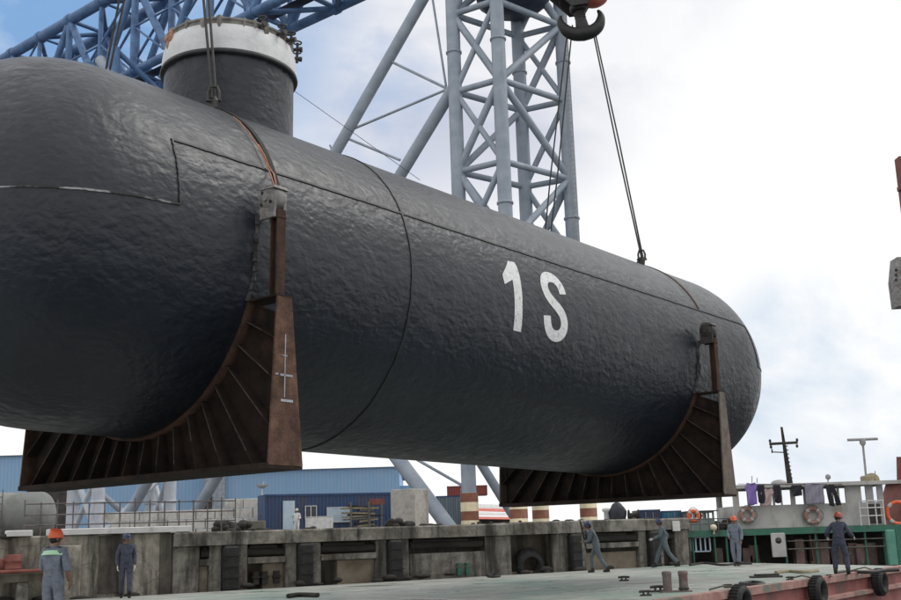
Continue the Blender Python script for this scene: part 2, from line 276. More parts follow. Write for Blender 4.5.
# ------------------------------------------------------------------ mesh helpers
class MB:
    def __init__(s): s.v = []; s.f = []; s.sm = []
    def add(s, vs, fs, smooth=False):
        o = len(s.v); s.v += [tuple(v) for v in vs]; s.f += [tuple(i+o for i in f) for f in fs]; s.sm += [smooth]*len(fs); return s
    def hexa(s, p):        # 8 points: bottom ring 0-3, top ring 4-7
        return s.add(p, [(3, 2, 1, 0), (4, 5, 6, 7), (0, 1, 5, 4), (1, 2, 6, 5), (2, 3, 7, 6), (3, 0, 4, 7)])
    def box(s, x0, x1, y0, y1, z0, z1):
        return s.hexa([(x0, y0, z0), (x1, y0, z0), (x1, y1, z0), (x0, y1, z0), (x0, y0, z1), (x1, y0, z1), (x1, y1, z1), (x0, y1, z1)])
    def bbox(s, x0, x1, y0, y1, z0, z1, b=.02):     # box with chamfered vertical and top edges
        p = [(x0+b, y0), (x1-b, y0), (x1, y0+b), (x1, y1-b), (x1-b, y1), (x0+b, y1), (x0, y1-b), (x0, y0+b)]
        q = [(min(max(x, x0+b), x1-b), min(max(y, y0+b), y1-b)) for x, y in p]
        n = 8; vs = [(x, y, z0) for x, y in p]+[(x, y, z1-b) for x, y in p]+[(x, y, z1) for x, y in q]
        fs = [tuple(range(n))[::-1]]+[(i, (i+1) % n, (i+1) % n+n, i+n) for i in range(n)]+[(i+n, (i+1) % n+n, (i+1) % n+2*n, i+2*n) for i in range(n)]+[tuple(range(2*n, 3*n))]
        return s.add(vs, fs)
    def tube(s, p, q, r0, r1=None, n=10, caps=True):
        p, q = Vector(p), Vector(q); r1 = r0 if r1 is None else r1
        d = (q-p).normalized(); a = d.orthogonal().normalized(); b = d.cross(a)
        vs = []
        for c, r in ((p, r0), (q, r1)):
            for i in range(n):
                t = 2*math.pi*i/n; vs.append(c+a*(r*math.cos(t))+b*(r*math.sin(t)))
        s.add(vs, [(i, (i+1) % n, n+(i+1) % n, n+i) for i in range(n)], True)
        if caps: s.add(vs, [tuple(range(n))[::-1], tuple(range(n, 2*n))])
        return s
    def path(s, pts, r, n=8, caps=True, radii=None):
        pts = [Vector(p) for p in pts]; k = len(pts); vs = []
        d0 = (pts[1]-pts[0]).normalized(); a = d0.orthogonal().normalized()
        for i, p in enumerate(pts):
            d = (pts[min(i+1, k-1)]-pts[max(i-1, 0)]).normalized(); a = (a-d*a.dot(d)).normalized(); b = d.cross(a)
            rr = radii[i] if radii else r
            for j in range(n):
                t = 2*math.pi*j/n; vs.append(p+a*(rr*math.cos(t))+b*(rr*math.sin(t)))
        fs = [(i*n+j, i*n+(j+1) % n, (i+1)*n+(j+1) % n, (i+1)*n+j) for i in range(k-1) for j in range(n)]
        s.add(vs, fs, True)
        if caps: s.add(vs, [tuple(range(n))[::-1], tuple(range((k-1)*n, k*n))])
        return s
    def lathe(s, prof, c=(0, 0, 0), n=32, axis='Z', smooth=True, caps=True):
        vs = []
        for r, h in prof:
            for i in range(n):
                t = 2*math.pi*i/n; x, y = r*math.cos(t), r*math.sin(t)
                v = {'Z': (x, y, h), 'Y': (x, h, -y), 'X': (h, x, y)}[axis]; vs.append((v[0]+c[0], v[1]+c[1], v[2]+c[2]))
        k = len(prof)
        s.add(vs, [(i*n+j, i*n+(j+1) % n, (i+1)*n+(j+1) % n, (i+1)*n+j) for i in range(k-1) for j in range(n)], smooth)
        if caps: s.add(vs, [tuple(range(n))[::-1], tuple(range((k-1)*n, k*n))])
        return s
    def ellipsoid(s, c, r, n=14, m=10, fn=None):
        vs = []
        for i in range(m+1):
            p = math.pi*i/m
            for j in range(n):
                t = 2*math.pi*j/n; x, y, z = math.sin(p)*math.cos(t), math.sin(p)*math.sin(t), math.cos(p)
                if fn: x, y, z = fn(x, y, z)
                vs.append((c[0]+r[0]*x, c[1]+r[1]*y, c[2]+r[2]*z))
        return s.add(vs, [(i*n+j, (i+1)*n+j, (i+1)*n+(j+1) % n, i*n+(j+1) % n) for i in range(m) for j in range(n)], True)
    def torus(s, c, R, r, axis='Z', n=24, m=10, a0=0, a1=2*math.pi):
        full = abs(a1-a0-2*math.pi) < 1e-6; k = n if full else n+1; vs = []
        for i in range(k):
            t = a0+(a1-a0)*i/n
            for j in range(m):
                p = 2*math.pi*j/m; q = R+r*math.cos(p); x, y, h = q*math.cos(t), q*math.sin(t), r*math.sin(p)
                v = {'Z': (x, y, h), 'Y': (x, h, y), 'X': (h, x, y)}[axis]; vs.append((v[0]+c[0], v[1]+c[1], v[2]+c[2]))
        fs = [(i*m+j, ((i+1) % k)*m+j, ((i+1) % k)*m+(j+1) % m, i*m+(j+1) % m) for i in range(n if full else n) for j in range(m)]
        return s.add(vs, fs, True)
    def prism(s, poly, fn, t0, t1):      # polygon in 2-D, fn(a, b, t) -> point
        n = len(poly); vs = [fn(a, b, t0) for a, b in poly]+[fn(a, b, t1) for a, b in poly]
        return s.add(vs, [tuple(range(n))[::-1], tuple(range(n, 2*n))]+[(i, (i+1) % n, (i+1) % n+n, i+n) for i in range(n)])

def world_loc(o):
    v = Vector((0, 0, 0))
    while o is not None: v = v+o.location; o = o.parent
    return v
def build(name, mb, m, parent=None, world=False, label=None):
    """link mb as ONE mesh object; world=True: the vertices are world points and get moved into the parent's frame (or the mesh's own origin)"""
    me = bpy.data.meshes.new(name); vs = mb.v
    loc = Vector((0, 0, 0))
    if world:
        if parent is not None: off = world_loc(parent)
        else:
            xs, ys, zs = zip(*vs); off = Vector(((min(xs)+max(xs))/2, (min(ys)+max(ys))/2, min(zs))); loc = off
        vs = [(a-off.x, b-off.y, c-off.z) for a, b, c in vs]
    me.from_pydata(vs, [], mb.f); me.polygons.foreach_set('use_smooth', mb.sm)
    bm = bmesh.new(); bm.from_mesh(me); bmesh.ops.recalc_face_normals(bm, faces=bm.faces); bm.to_mesh(me); bm.free()
    me.materials.append(M[m] if isinstance(m, str) else m); me.update()
    o = bpy.data.objects.new(name, me); COL.objects.link(o); o.location = loc
    if parent is not None: o.parent = parent
    if label: o['label'] = label
    return o
def tag(o, label=None, cat=None, group=None, kind=None):
    if label: o['label'] = label
    if cat: o['category'] = cat
    if group: o['group'] = group
    if kind: o['kind'] = kind
    return o
def thing(name, label, cat, loc=(0, 0, 0), group=None, rz=0):
    o = bpy.data.objects.new(name, None); o.empty_display_size = .3; COL.objects.link(o); o.location = loc; o.rotation_euler.z = rz
    return tag(o, label, cat, group)
def copy_tree(o, parent=None):
    c = o.copy(); COL.objects.link(c)
    if parent is not None: c.parent = parent
    for ch in list(o.children): copy_tree(ch, c)
    return c

# ------------------------------------------------------------------ setting: water, quay ground
build('water', MB().add([(-6000, -40, -1.5), (6000, -40, -1.5), (6000, 9000, -1.5), (-6000, 9000, -1.5)], [(0, 1, 2, 3)]),
      mat('harbour_water', (.03, .045, .045), (.05, .065, .06), scale=.3, rough=.12, bump=.35, bscale=.9), world=True)['kind'] = 'structure'
WA = Vector((-8.762, 34.044, 0)); WD = Vector((.85964, .5109, 0)); WN = Vector((-.5109, .85964, 0))
def wp(t, d, z): return WA+WD*t+WN*d+Vector((0, 0, z))
QZ = 1.70
qp = [wp(-60, 1.1, 0), wp(22, 1.1, 0), wp(22, 8, 0), Vector((45, 110, 0)), Vector((120, 420, 0)), Vector((-400, 420, 0)), Vector((-400, 60, 0))]
mb = MB(); n = len(qp)
mb.add([(p.x, p.y, -1.6) for p in qp]+[(p.x, p.y, QZ) for p in qp], [tuple(range(n, 2*n))]+[(i, (i+1) % n, (i+1) % n+n, i+n) for i in range(n)])
tag(build('quay_ground', mb, 'concrete_dark', world=True), kind='structure')

# ------------------------------------------------------------------ submarine
UY, UT = .6903, -.0227
u = Vector((math.sin(UY)*math.cos(UT), math.cos(UY)*math.cos(UT), math.sin(UT)))
nn = Vector((math.cos(UY), -math.sin(UY), 0)); zz = nn.cross(u)
P0 = Vector((-5.5845, 19.0177, 6.4146))
SUBM = Matrix(((nn.x, u.x, zz.x, P0.x), (nn.y, u.y, zz.y, P0.y), (nn.z, u.z, zz.z, P0.z), (0, 0, 0, 1)))
RH = 3.1; UA, UB = -1.15, 18.5; DA, DB = 3.35, 3.4
def hull_r(a):
    if a < UA: return RH*max(0, 1-min(1, (UA-a)/DA)**3)**.5
    if a > UB: return RH*max(0, 1-min(1, (a-UB)/DB)**2)**.5
    return RH
def hs(a, th, off=0):          # point on the hull: metres along, degrees above the near waterline
    r = hull_r(a)+off; t = R_(th); return (r*math.cos(t), a, r*math.sin(t))
sub = thing('submarine', 'dark grey midget submarine hull lettered 1S hanging from slings over the barge deck', 'submarine')
sub.matrix_world = SUBM
mb = MB(); K = 144
us = []
for i in range(33): us.append(UA-DA*math.sin(math.pi/2*(1-i/32))**.6 if i < 32 else UA)
us[0] = UA-DA
us += [UA+(UB-UA)*i/60 for i in range(1, 61)]
for i in range(1, 33): us.append(UB+DB*math.sin(math.pi/2*i/32))
rings = [[hs(a, 360*j/K) for j in range(K)] for a in us]
vs = [p for r in rings for p in r]
mb.add(vs, [(i*K+j, i*K+(j+1) % K, (i+1)*K+(j+1) % K, (i+1)*K+j) for i in range(len(us)-1) for j in range(K)], True)
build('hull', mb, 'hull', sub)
def ribbon(mb, pts, w, off=.006, thick=.012):
    """flat raised strip following (along, degree) points on the hull"""
    k = len(pts); L_, R2 = [], []
    for i, (a, th) in enumerate(pts):
        a0, t0 = pts[max(i-1, 0)]; a1, t1 = pts[min(i+1, k-1)]
        da, ds = a1-a0, RH*R_(t1-t0); l = math.hypot(da, ds) or 1
        pa, ps = -ds/l*w/2, da/l*w/2
        L_.append((a+pa, th+math.degrees(ps/RH))); R2.append((a-pa, th-math.degrees(ps/RH)))
    vs = [hs(*p, off+thick) for p in L_]+[hs(*p, off+thick) for p in R2]+[hs(*p, -.02) for p in L_]+[hs(*p, -.02) for p in R2]
    fs = []
    for i in range(k-1): fs += [(i, i+1, k+i+1, k+i), (i, 2*k+i, 2*k+i+1, i+1), (k+i, k+i+1, 3*k+i+1, 3*k+i)]
    mb.add(vs, fs); return mb
def lin(p, q, n): return [(p[0]+(q[0]-p[0])*i/n, p[1]+(q[1]-p[1])*i/n) for i in range(n+1)]
def wob(pts, s=.012): return [(a+random.uniform(-s, s), t+random.uniform(-s, s)*12) for a, t in pts]
for side in (1, -1):
    f = (lambda pts: pts) if side == 1 else (lambda pts: [(a, 180-t) for a, t in pts])
    build('seam', ribbon(MB(), f(wob(lin((-1.42, 23.4), (19.1, 24.5), 160))), .042), 'seam', sub)
    build('seam', ribbon(MB(), f(wob(lin((-1.42, 23.6), (-1.40, 2.0), 24))), .03), 'seam', sub)
    build('seam', ribbon(MB(), f(wob(lin((19.1, 24.5), (19.3, .7), 24))), .035), 'seam', sub)
    build('seam', ribbon(MB(), f(wob(lin((-1.40, 2.0), (-4.1, -.5), 60), .008)), .03), 'seam_chalk', sub, label='scuffed pale seam round the rounded stern')
    build('seam', ribbon(MB(), f(wob(lin((19.3, .7), (21.4, .5), 30))), .03), 'seam', sub)
build('seam', ribbon(MB(), wob(lin((3.9, -150), (3.9, 330), 200), .01), .045), 'seam', sub)
build('strap', ribbon(MB(), lin((.64, 16), (.64, 164), 90), .10, .01, .02), 'strap', sub)
build('strap', ribbon(MB(), lin((16.15, 25.5), (16.15, 155), 80), .06, .008, .015), 'strap_brown', sub)
# painted letters
mb = MB()
def strip(mb, pairs, off=.005):
    vs = []
    for (p, q) in pairs: vs += [hs(*p, off), hs(*q, off)]
    mb.add(vs, [(2*i, 2*i+1, 2*i+3, 2*i+2) for i in range(len(pairs)-1)], True)
one = [(7.12, 7.36, 17.4), (7.05, 7.41, 15.6), (6.97, 7.42, 13.8), (6.88, 7.43, 12.0), (6.80, 7.43, 10.4), (6.80, 7.43, 9.6), (6.81, 7.43, 8.4), (6.83, 7.43, 6.6)]
# flag cut away under the slanted serif: left edge walks down, then jumps to the stem
strip(mb, [((a, t-.35), (b, t)) for a, b, t in one[:5]])
strip(mb, [((6.80, 10.05), (7.43, 10.4)), ((6.805, 8.6), (7.43, 9.2))])
strip(mb, [((6.805, 8.6), (7.14, 9.2)), ((6.83, 6.0), (7.14, 8.9))])
strip(mb, [((7.14, 9.2-20.6*i/24), (7.43-.02*i/24, 9.2-20.6*i/24)) for i in range(25)])
build('painted_numeral', mb, 'white_mark', sub)
Sp = [(9.03, 8.9), (9.0, 11.6), (8.9, 14), (8.72, 15.4), (8.5, 14.9), (8.37, 12.8), (8.34, 10), (8.40, 7.2), (8.53, 5.0), (8.70, 3.0), (8.86, 1.0), (8.97, -1.6), (9.0, -4.6), (8.95, -7.2), (8.82, -9.2), (8.62, -9.7), (8.45, -8.3), (8.36, -5.6), (8.33, -2.2)]
def catmull(p, per=5):
    out = []
    for i in range(len(p)-1):
        a, b, c, d = p[max(i-1, 0)], p[i], p[i+1], p[min(i+2, len(p)-1)]
        for k in range(per):
            t = k/per
            out.append(tuple(.5*((2*b[j])+(-a[j]+c[j])*t+(2*a[j]-5*b[j]+4*c[j]-d[j])*t*t+(-a[j]+3*b[j]-3*c[j]+d[j])*t**3) for j in (0, 1)))
    return out+[p[-1]]
pts = catmull(Sp); pairs = []
for i, (a, th) in enumerate(pts):
    a0, t0 = pts[max(i-1, 0)]; a1, t1 = pts[min(i+1, len(pts)-1)]
    da, ds = a1-a0, RH*R_(t1-t0); l = math.hypot(da, ds); px, ps = -ds/l*.135, da/l*.125
    pairs.append(((a+px, th+math.degrees(ps/RH)), (a-px, th-math.degrees(ps/RH))))
mb = MB(); strip(mb, pairs); build('painted_letter', mb, 'white_mark', sub)
# sling pad eyes on the crown
for a, th in ((.6, 68), (.6, 112), (15.8, 66), (15.8, 114)):
    mb = MB(); t = R_(th); d = Vector((math.cos(t), 0, math.sin(t))); c = d*RH+Vector((0, a, 0)); s_ = Vector((-math.sin(t), 0, math.cos(t)))
    mb.prism([(-.14, -.03), (.14, -.03), (.09, .16), (.04, .22), (-.04, .22), (-.09, .16)], lambda p, q, k: c+s_*p+d*q+Vector((0, k, 0)), -.03, .03)
    build('pad_eye', mb, 'lug_dark', sub)
# turret
TU = 1.9
tz0 = 2.3
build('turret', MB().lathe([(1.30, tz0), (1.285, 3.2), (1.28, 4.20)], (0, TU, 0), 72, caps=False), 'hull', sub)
tur = sub.children[-1] if sub.children else None
tur = [o for o in sub.children if o.name.startswith('turret')][0]
build('rim', MB().lathe([(1.24, 4.17), (1.35, 4.18), (1.365, 4.22), (1.35, 4.27), (1.24, 4.28)], (0, TU, 0), 72, caps=False), 'seam', tur)
build('white_band', MB().lathe([(1.335, 4.265), (1.335, 4.44), (1.31, 4.66), (1.26, 4.82), (1.16, 4.85)], (0, TU, 0), 72, caps=False), 'white_band', tur)
mb = MB().lathe([(1.0, 4.78), (1.20, 4.78), (1.24, 4.84), (1.24, 4.92), (1.20, 4.98), (.55, 5.02), (0.02, 5.03)], (0, TU, 0), 60, caps=False)
for k in range(22):
    t = 2*math.pi*k/22+random.uniform(-.12, .12); x, y = 1.23*math.cos(t), TU+1.23*math.sin(t); w = random.uniform(.025, .06)
    mb.box(x-w, x+w, y-w, y+w, 4.74-random.uniform(0, .07)*(k % 5 == 0), 4.90+random.uniform(.03, .1))
mb.torus((0, TU, 4.93), 1.235, .035, n=60, m=8)
build('top_flange', mb, 'ring', tur)
for k, t in enumerate((-12, 8, 22, 40, 58)):
    mb = MB(); t = R_(t); d = Vector((math.cos(t), math.sin(t), 0)); c = Vector((0, TU, 4.86))
    mb.tube(c+d*1.15, c+d*1.42, .035, n=8); mb.tube(c+d*1.36+Vector((0, 0, -.09)), c+d*1.36+Vector((0, 0, .14)), .03, n=8)
    mb.torus(c+d*1.36+Vector((0, 0, .15)), .08, .016, n=14, m=6); mb.tube(c+d*1.40, c+d*1.46, .055, n=8)
    build('valve', mb, 'lug_dark', tur)
mb = MB()
for k in range(4): mb.path([(.3*math.cos(k*1.6), TU+.3*math.sin(k*1.6), 5.0), (.2*math.cos(k), TU+.2*math.sin(k), 5.3+.1*k), (.1*k-.2, TU, 5.38+.05*k)], .02, 6)
build('lifting_wire', mb, 'wire', tur)
mb = MB()
for k in range(7):
    a = R_(255+random.uniform(-9, 9)); q = (1.25*math.cos(a), TU+1.25*math.sin(a), 4.78+random.uniform(-.16, .14))
    mb.ellipsoid(q, (random.uniform(.05, .11), random.uniform(.05, .11), random.uniform(.06, .12)), 10, 7, lambda x, y, z: (x*(1+.3*math.sin(5*y)), y, z*(1+.3*math.cos(4*x))))
o = build('rag', mb, mat('orange_rag', (.36, .16, .10), (.46, .30, .22), scale=7, rough=.95, bump=.6), None)
o.matrix_world = SUBM; tag(o, 'faded orange rag bundled on the turret rim beside the blue girder', 'rag')

# ------------------------------------------------------------------ lifting cradles
cr = thing('lifting_cradle', 'larger rusty steel cradle with chalk marks, under the near rounded end of the submarine', 'cradle', group='rusty cradles slung under the submarine')
CW, CH, CT = 3.60, 3.80, -1.15          # half width, depth below axis, height of the gusset plate top
W0, W1 = .29, .32                       # the web plate along the hull
def ray_box(th):
    c, s = math.cos(R_(th)), math.sin(R_(th)); k = 1e9
    if abs(c) > 1e-6: k = min(k, (CW-.03)/abs(c))
    if s < -1e-6: k = min(k, (CH-.03)/-s)
    return (k*c, k*s)
ths = sorted(set([-21.8-(180-43.6)*i/60 for i in range(61)]+[-math.degrees(math.atan2(CH, CW)), -180+math.degrees(math.atan2(CH, CW))]))
mb = MB(); pin = [(3.12*math.cos(R_(t)), 3.12*math.sin(R_(t))) for t in ths]; pout = [ray_box(t) for t in ths]
pin = [(3.12*math.cos(R_(t)), 3.12*math.sin(R_(t))) for t in ths]
k = len(ths)
pout = [(x, min(y, CT-.0)) for x, y in pout]; 
for yy in (W0, W1): mb.add([(x, yy, z) for x, z in pin]+[(x, yy, z) for x, z in pout], [(i, i+1, k+i+1, k+i) for i in range(k-1)])
build('web_plate', mb, 'rust_dark', cr)
build('base_plate', MB().box(-CW-.03, CW+.03, -.02, .70, -CH-.05, -CH+.034), 'rust_dark', cr)
for s in (1, -1):
    mb = MB()
    x0, x1 = s*(CW), s*(CW+.035)
    mb.hexa([(x0, 0, -CH), (x1, 0, -CH), (x1, .70, -CH), (x0, .70, -CH), (x0, .12, CT), (x1, .12, CT), (x1, .42, CT), (x0, .42, CT)])
    build('end_plate', mb, 'rust', cr)
    mb = MB().box(*sorted((s*2.95, s*(CW+.03))), .10, .46, CT, CT+.03)
    build('cap_plate', mb, 'rust_dark', cr)
    mb = MB()                                                        # upright: rolled beam with two flanges and a web
    xa, xb = sorted((s*3.45, s*3.57))
    mb.box(xa, xb, .205, .232, CT+.03, .30)
    for q in (s*3.57, s*3.43):
        mb.box(*sorted((q, q+s*.022)), .12, .30, CT+.03, .30)
    mb.box(*sorted((s*3.42, s*3.60)), .11, .31, .16, .19)
    build('upright', mb, 'rust_mid', cr)
    mb = MB(); 
    for i in range(9):
        z0_ = -1.12+i*.155; z1_ = z0_+.15; xi = s*(RH*math.cos(math.asin(min(1, abs(z0_)/RH)))+.005); xo = s*(abs(xi)+.07+random.uniform(-.03, .03)); y0_ = .075+random.uniform(-.03, .03)
        mb.hexa([(xi, y0_, z0_), (xo, y0_+.05, z0_), (xo, .13, z0_), (xi, .13, z0_), (xi, y0_, z1_), (xo, y0_+.04, z1_), (xo, .13, z1_), (xi, .13, z1_)])
    build('packing_strip', mb, 'packing', cr)
    lm = 'lug'
    mb = MB()                                                        # padded lug: rounded cheek plates with a pin
    LC = 3.40
    for y0, y1 in ((.06, .11), (.27, .32)):
        pl = [(LC-.17, .16), (LC+.17, .16)]+[(LC+.19*math.cos(R_(a)), .52+.19*math.sin(R_(a))) for a in range(-10, 191, 20)]
        mb.prism([(s*a, b) for a, b in pl], lambda a, b, t: (a, t, b), y0, y1)
    mb.lathe([(.03, .04), (.12, .04), (.19, .07), (.215, .12), (.215, .26), (.19, .31), (.12, .34), (.03, .34)], (s*LC, 0, .50), 24, 'Y')
    mb.hexa([(s*(LC-.16), .04, .66), (s*(LC+.20), .04, .64), (s*(LC+.20), .36, .64), (s*(LC-.16), .36, .66), (s*(LC-.10), .08, .74), (s*(LC+.14), .08, .71), (s*(LC+.14), .32, .71), (s*(LC-.10), .32, .74)])
    mb.tube((s*LC, .0, .5), (s*LC, .38, .5), .06, n=12)
    lg = build('lifting_lug', mb, lm, cr)
    for a, z_ in ((LC-.10, .60), (LC+.10, .42), (LC-.12, .40)): build('bolt', MB().tube((s*a, .03, z_), (s*a, .075, z_), .028, n=8), 'lug_dark', lg)
mb = MB(); ar = [-20-(140)*i/80 for i in range(81)]                   # curved saddle strip that the hull sits in
vs = []
for t in ar:
    c, s = math.cos(R_(t)), math.sin(R_(t))
    vs += [(3.085*c, .12, 3.085*s), (3.085*c, .47, 3.085*s), (3.16*c, .47, 3.16*s), (3.16*c, .12, 3.16*s)]
mb.add(vs, [(4*i+a, 4*i+(a+1) % 4, 4*i+4+(a+1) % 4, 4*i+4+a) for i in range(80) for a in range(4)], True)
build('saddle_strip', mb, 'rust_mid', cr)
for th in [-27-(126)*i/17 for i in range(18)]:
    ob = ray_box(th); ib = (3.16*math.cos(R_(th)), 3.16*math.sin(R_(th)))
    t_ = Vector((-math.sin(R_(th)), 0, math.cos(R_(th))))*.011; jit = .02*random.uniform(-1, 1)
    lim = lambda x, z: max(0, min(1, (CT-z)/(CT+CH)))
    d_o = .05+.22*(.3+.7*lim(*ob))
    mb = MB()
    for (ya, yb, yo) in ((W0, .16, W0-d_o), (W1, .44, W1+d_o)):
        I0, I1 = Vector((ib[0], ya, ib[1])), Vector((ib[0], yb, ib[1])); O0, O1 = Vector((ob[0], ya, ob[1])), Vector((ob[0], yo, ob[1]))
        mb.hexa([I0-t_, I1-t_, O1-t_, O0-t_, I0+t_, I1+t_, O1+t_, O0+t_])
    st = build('stiffener', mb, 'rust_dark', cr)
    I1 = Vector((ib[0], .155, ib[1])); O1 = Vector((ob[0], W0-d_o-.004, ob[1])); k1 = random.uniform(.45, .95); O1 = I1.lerp(O1, k1)
    build('worn_edge', MB().tube(I1.lerp(O1, .04), O1, .011, n=5), 'rust_edge', st)
cr.matrix_world = SUBM
cr2 = copy_tree(cr); cr2.matrix_world = SUBM @ Matrix.Translation((0, 15.23, 0))
cr2['label'] = 'smaller looking rusty steel cradle under the far end of the submarine, above the boat'
for o in cr2.children:
    if o.name.startswith('lifting_lug'): o.data = o.data.copy(); o.data.materials[0] = M['lug_dark']
    if o.name.startswith('end_plate'): o.data = o.data.copy(); o.data.materials[0] = M['rust_pale']; o['label'] = 'dusty grey brown end plate'
mb = MB()                                                             # chalked scale on the near end plate only
X = CW+.038
mb.box(X, X+.004, .285, .305, -2.75, -1.75); mb.box(X, X+.004, .20, .46, -2.42, -2.385); mb.box(X, X+.004, .22, .47, -2.82, -2.78)
mb.box(X, X+.004, .24, .34, -2.1, -2.085); mb.box(X, X+.004, .10, .16, -2.41, -2.385)
build('chalk_mark', mb, 'chalk', cr)

# orange tag rope from the near lug up over the seam
def W(n_, a, z_): return SUBM @ Vector((n_, a, z_))
def hp(a, th, off=0): return SUBM @ Vector(hs(a, th, off))
mb = MB(); pts = [W(3.40, .2, .76), W(3.2, .3, 1.0)]+[hp(.50-.004*(t-24)+.02*math.sin(t), t, .05) for t in range(22, 52, 3)]
mb.path(pts, .011, 6); pts2 = [p+Vector((.035+.015*math.sin(i), 0, .03*math.sin(i*1.7))) for i, p in enumerate(pts)]; mb.path(pts2[:7], .010, 6)
tag(build('rope', mb, 'rope_orange', world=True), 'orange rope tied to the lug of the near cradle and led up the hull', 'rope')

# ------------------------------------------------------------------ hooks and slings
def catmull(p, per=5):
    out = []
    for i in range(len(p)-1):
        a, b, c, d = p[max(i-1, 0)], p[i], p[i+1], p[min(i+2, len(p)-1)]
        for k in range(per):
            t = k/per
            out.append(tuple(.5*((2*b[j])+(-a[j]+c[j])*t+(2*a[j]-5*b[j]+4*c[j]-d[j])*t*t+(-a[j]+3*b[j]-3*c[j]+d[j])*t**3) for j in (0, 1)))
    return out+[p[-1]]
def make_hook():
    h = thing('crane_hook', 'black double crane hook under a red block, hanging beside the lattice tower', 'crane hook', group='crane hooks holding the slings')
    mb = MB()
    for s in (1, -1):                                                  # ramshorn: two horns, thick at the bottom
        hp_ = catmull([(0, -.27), (s*.24, -.25), (s*.45, -.12), (s*.56, .08), (s*.57, .24), (s*.52, .35)], 4)
        mb.path([(a, 0, b) for a, b in hp_], .1, 14, radii=[.215-.006*i if i < 8 else .165-.0112*(i-8) for i in range(len(hp_))])
    mb.lathe([(.17, -.28), (.19, -.1), (.15, .2), (.13, .5), (.13, .75)], n=16)
    build('hook', mb, 'hook', h)
    mb = MB()
    for k in range(3): mb.torus((0, 0, .20+k*.07), .14, .025, n=18, m=6)
    build('threaded_shank', mb, 'lug_dark', h)
    mb = MB().lathe([(.14, .38), (.22, .40), (.25, .46), (.25, .56), (.2, .60)], n=24)
    build('swivel_nut', mb, 'hook', h)
    mb = MB()
    for y in (-.36, .30):
        mb.prism([(-.22, .44), (.22, .44), (.62, .95), (.72, 2.1), (.4, 2.5), (-.4, 2.5), (-.72, 2.1), (-.72, 1.1)], lambda a, b, t: (a, t, b), y, y+.06)
    build('side_plate', mb, 'hook', h)
    for y in (-.18, .0, .18):
        build('sheave', MB().lathe([(.1, y-.07), (.62, y-.07), (.55, y), (.62, y+.07), (.1, y+.07)], (0, 0, 1.62), 28, 'Y'), 'hook_red', h)
    mb = MB()
    mb.ellipsoid((.50, -.10, .70), (.40, .46, .25), 18, 10)
    build('cover', mb, 'hook_red', h)
    return h
hk = make_hook()
HROT = Matrix.Rotation(math.atan2(nn.y, nn.x)+R_(40), 4, 'Z')
H1 = W(-.32, 15.8, 10.88); H2 = W(-.32, .6, 11.05)
hk.matrix_world = Matrix.Translation(H1) @ HROT @ Matrix.Rotation(R_(-8), 4, 'Y') @ Matrix.Scale(1.12, 4)
hk2 = copy_tree(hk); hk2.matrix_world = Matrix.Translation(H2) @ HROT
hk2['label'] = 'black double crane hook over the turret end of the submarine'
hx = (HROT @ Vector((.36, 0, -.1)))
def sling(name, label, top, bot, gap=.09, r=.024):
    mb = MB(); d = Vector((gap, gap*.2, 0))
    for s in (.5, -.5): mb.path([top+d*s*.7, top.lerp(bot, .5)+d*s*1.1, bot+d*s*.5], r, 6)
    o = build('sling', mb, 'wire', world=True); tag(o, label, 'sling', 'wire slings between hooks and hull')
    root = o
    mb = MB(); v = (bot-top).normalized(); c = bot-v*.12                        # shackle at the foot
    mb.path([c+Vector((.09, 0, -.16)), c+Vector((.10, 0, 0)), c+Vector((.06, 0, .12)), c+Vector((-.06, 0, .12)), c+Vector((-.10, 0, 0)), c+Vector((-.09, 0, -.16))], .03, 7)
    mb.tube(c+Vector((-.14, 0, -.15)), c+Vector((.14, 0, -.15)), .032, n=8)
    build('shackle', mb, 'lug_dark', root, world=True)
sling('sling', 'pair of wires slanting from the hook to the far hull crown, right of the tower', H1+hx+Vector((0, 0, -.1)), hp(15.8, 66, .18))
sling('sling', 'pair of wires from hook running down behind the hull in front of the tower leg', H1-hx+Vector((0, 0, -.1)), hp(16.3, 150, .1), gap=.2)
sling('sling', 'pair of wires in front of the turret, shackled to the near hull crown', H2+hx*.4, hp(.6, 68, .18), gap=.12, r=.028)
sling('sling', 'pair of wires behind the turret running down the hidden side of the hull', H2-hx*.6, hp(.4, 150, .1))
for hh, lab in ((H1, 'hoist wires above the hook beside the lattice tower'), (H2, 'hoist wires above the hook over the turret')):
    mb = MB()
    for k in range(6): p = hh+Vector(((k-2.5)*.2, .1*(k % 2), 2.2)); mb.tube(p, p+Vector((0, 0, 42)), .022, n=6)
    tag(build('hoist_rope', mb, 'wire', world=True), lab, 'wire rope', 'hoist wires')

# ------------------------------------------------------------------ gantry crane: blue girder, two lattice towers, cross struts
ghor = Vector((nn.x, nn.y, 0)).normalized(); guh = Vector((u.x, u.y, 0)).normalized()
G0 = at(133, 72, 125)
gan = thing('gantry_crane', 'tall gantry crane with blue lattice girder and two grey lattice towers behind the submarine', 'gantry crane', (G0.x, G0.y, QZ))
def bar(mb, p, q, r, n=10): mb.tube(p, q, r, n=n)
GH, GW = Vector((0, 0, 12)), guh*5.5
ga, gb = -75, 82
chord = {'b1': G0, 'b2': G0+GW, 't1': G0+GH, 't2': G0+GH+GW}
for kx, base in chord.items():
    mb = MB(); bar(mb, base+ghor*ga, base+ghor*gb, .72 if kx[0] == 't' else .55, 14)
    for i in range(int((gb-ga)/7.5)+1):
        c = base+ghor*(ga+i*7.5); mb.tube(c-ghor*.35, c+ghor*.35, .85 if kx[0] == 't' else .68, n=14)
    build('girder_chord', mb, 'blue', gan, world=True)
NP = int((gb-ga)/7.5)
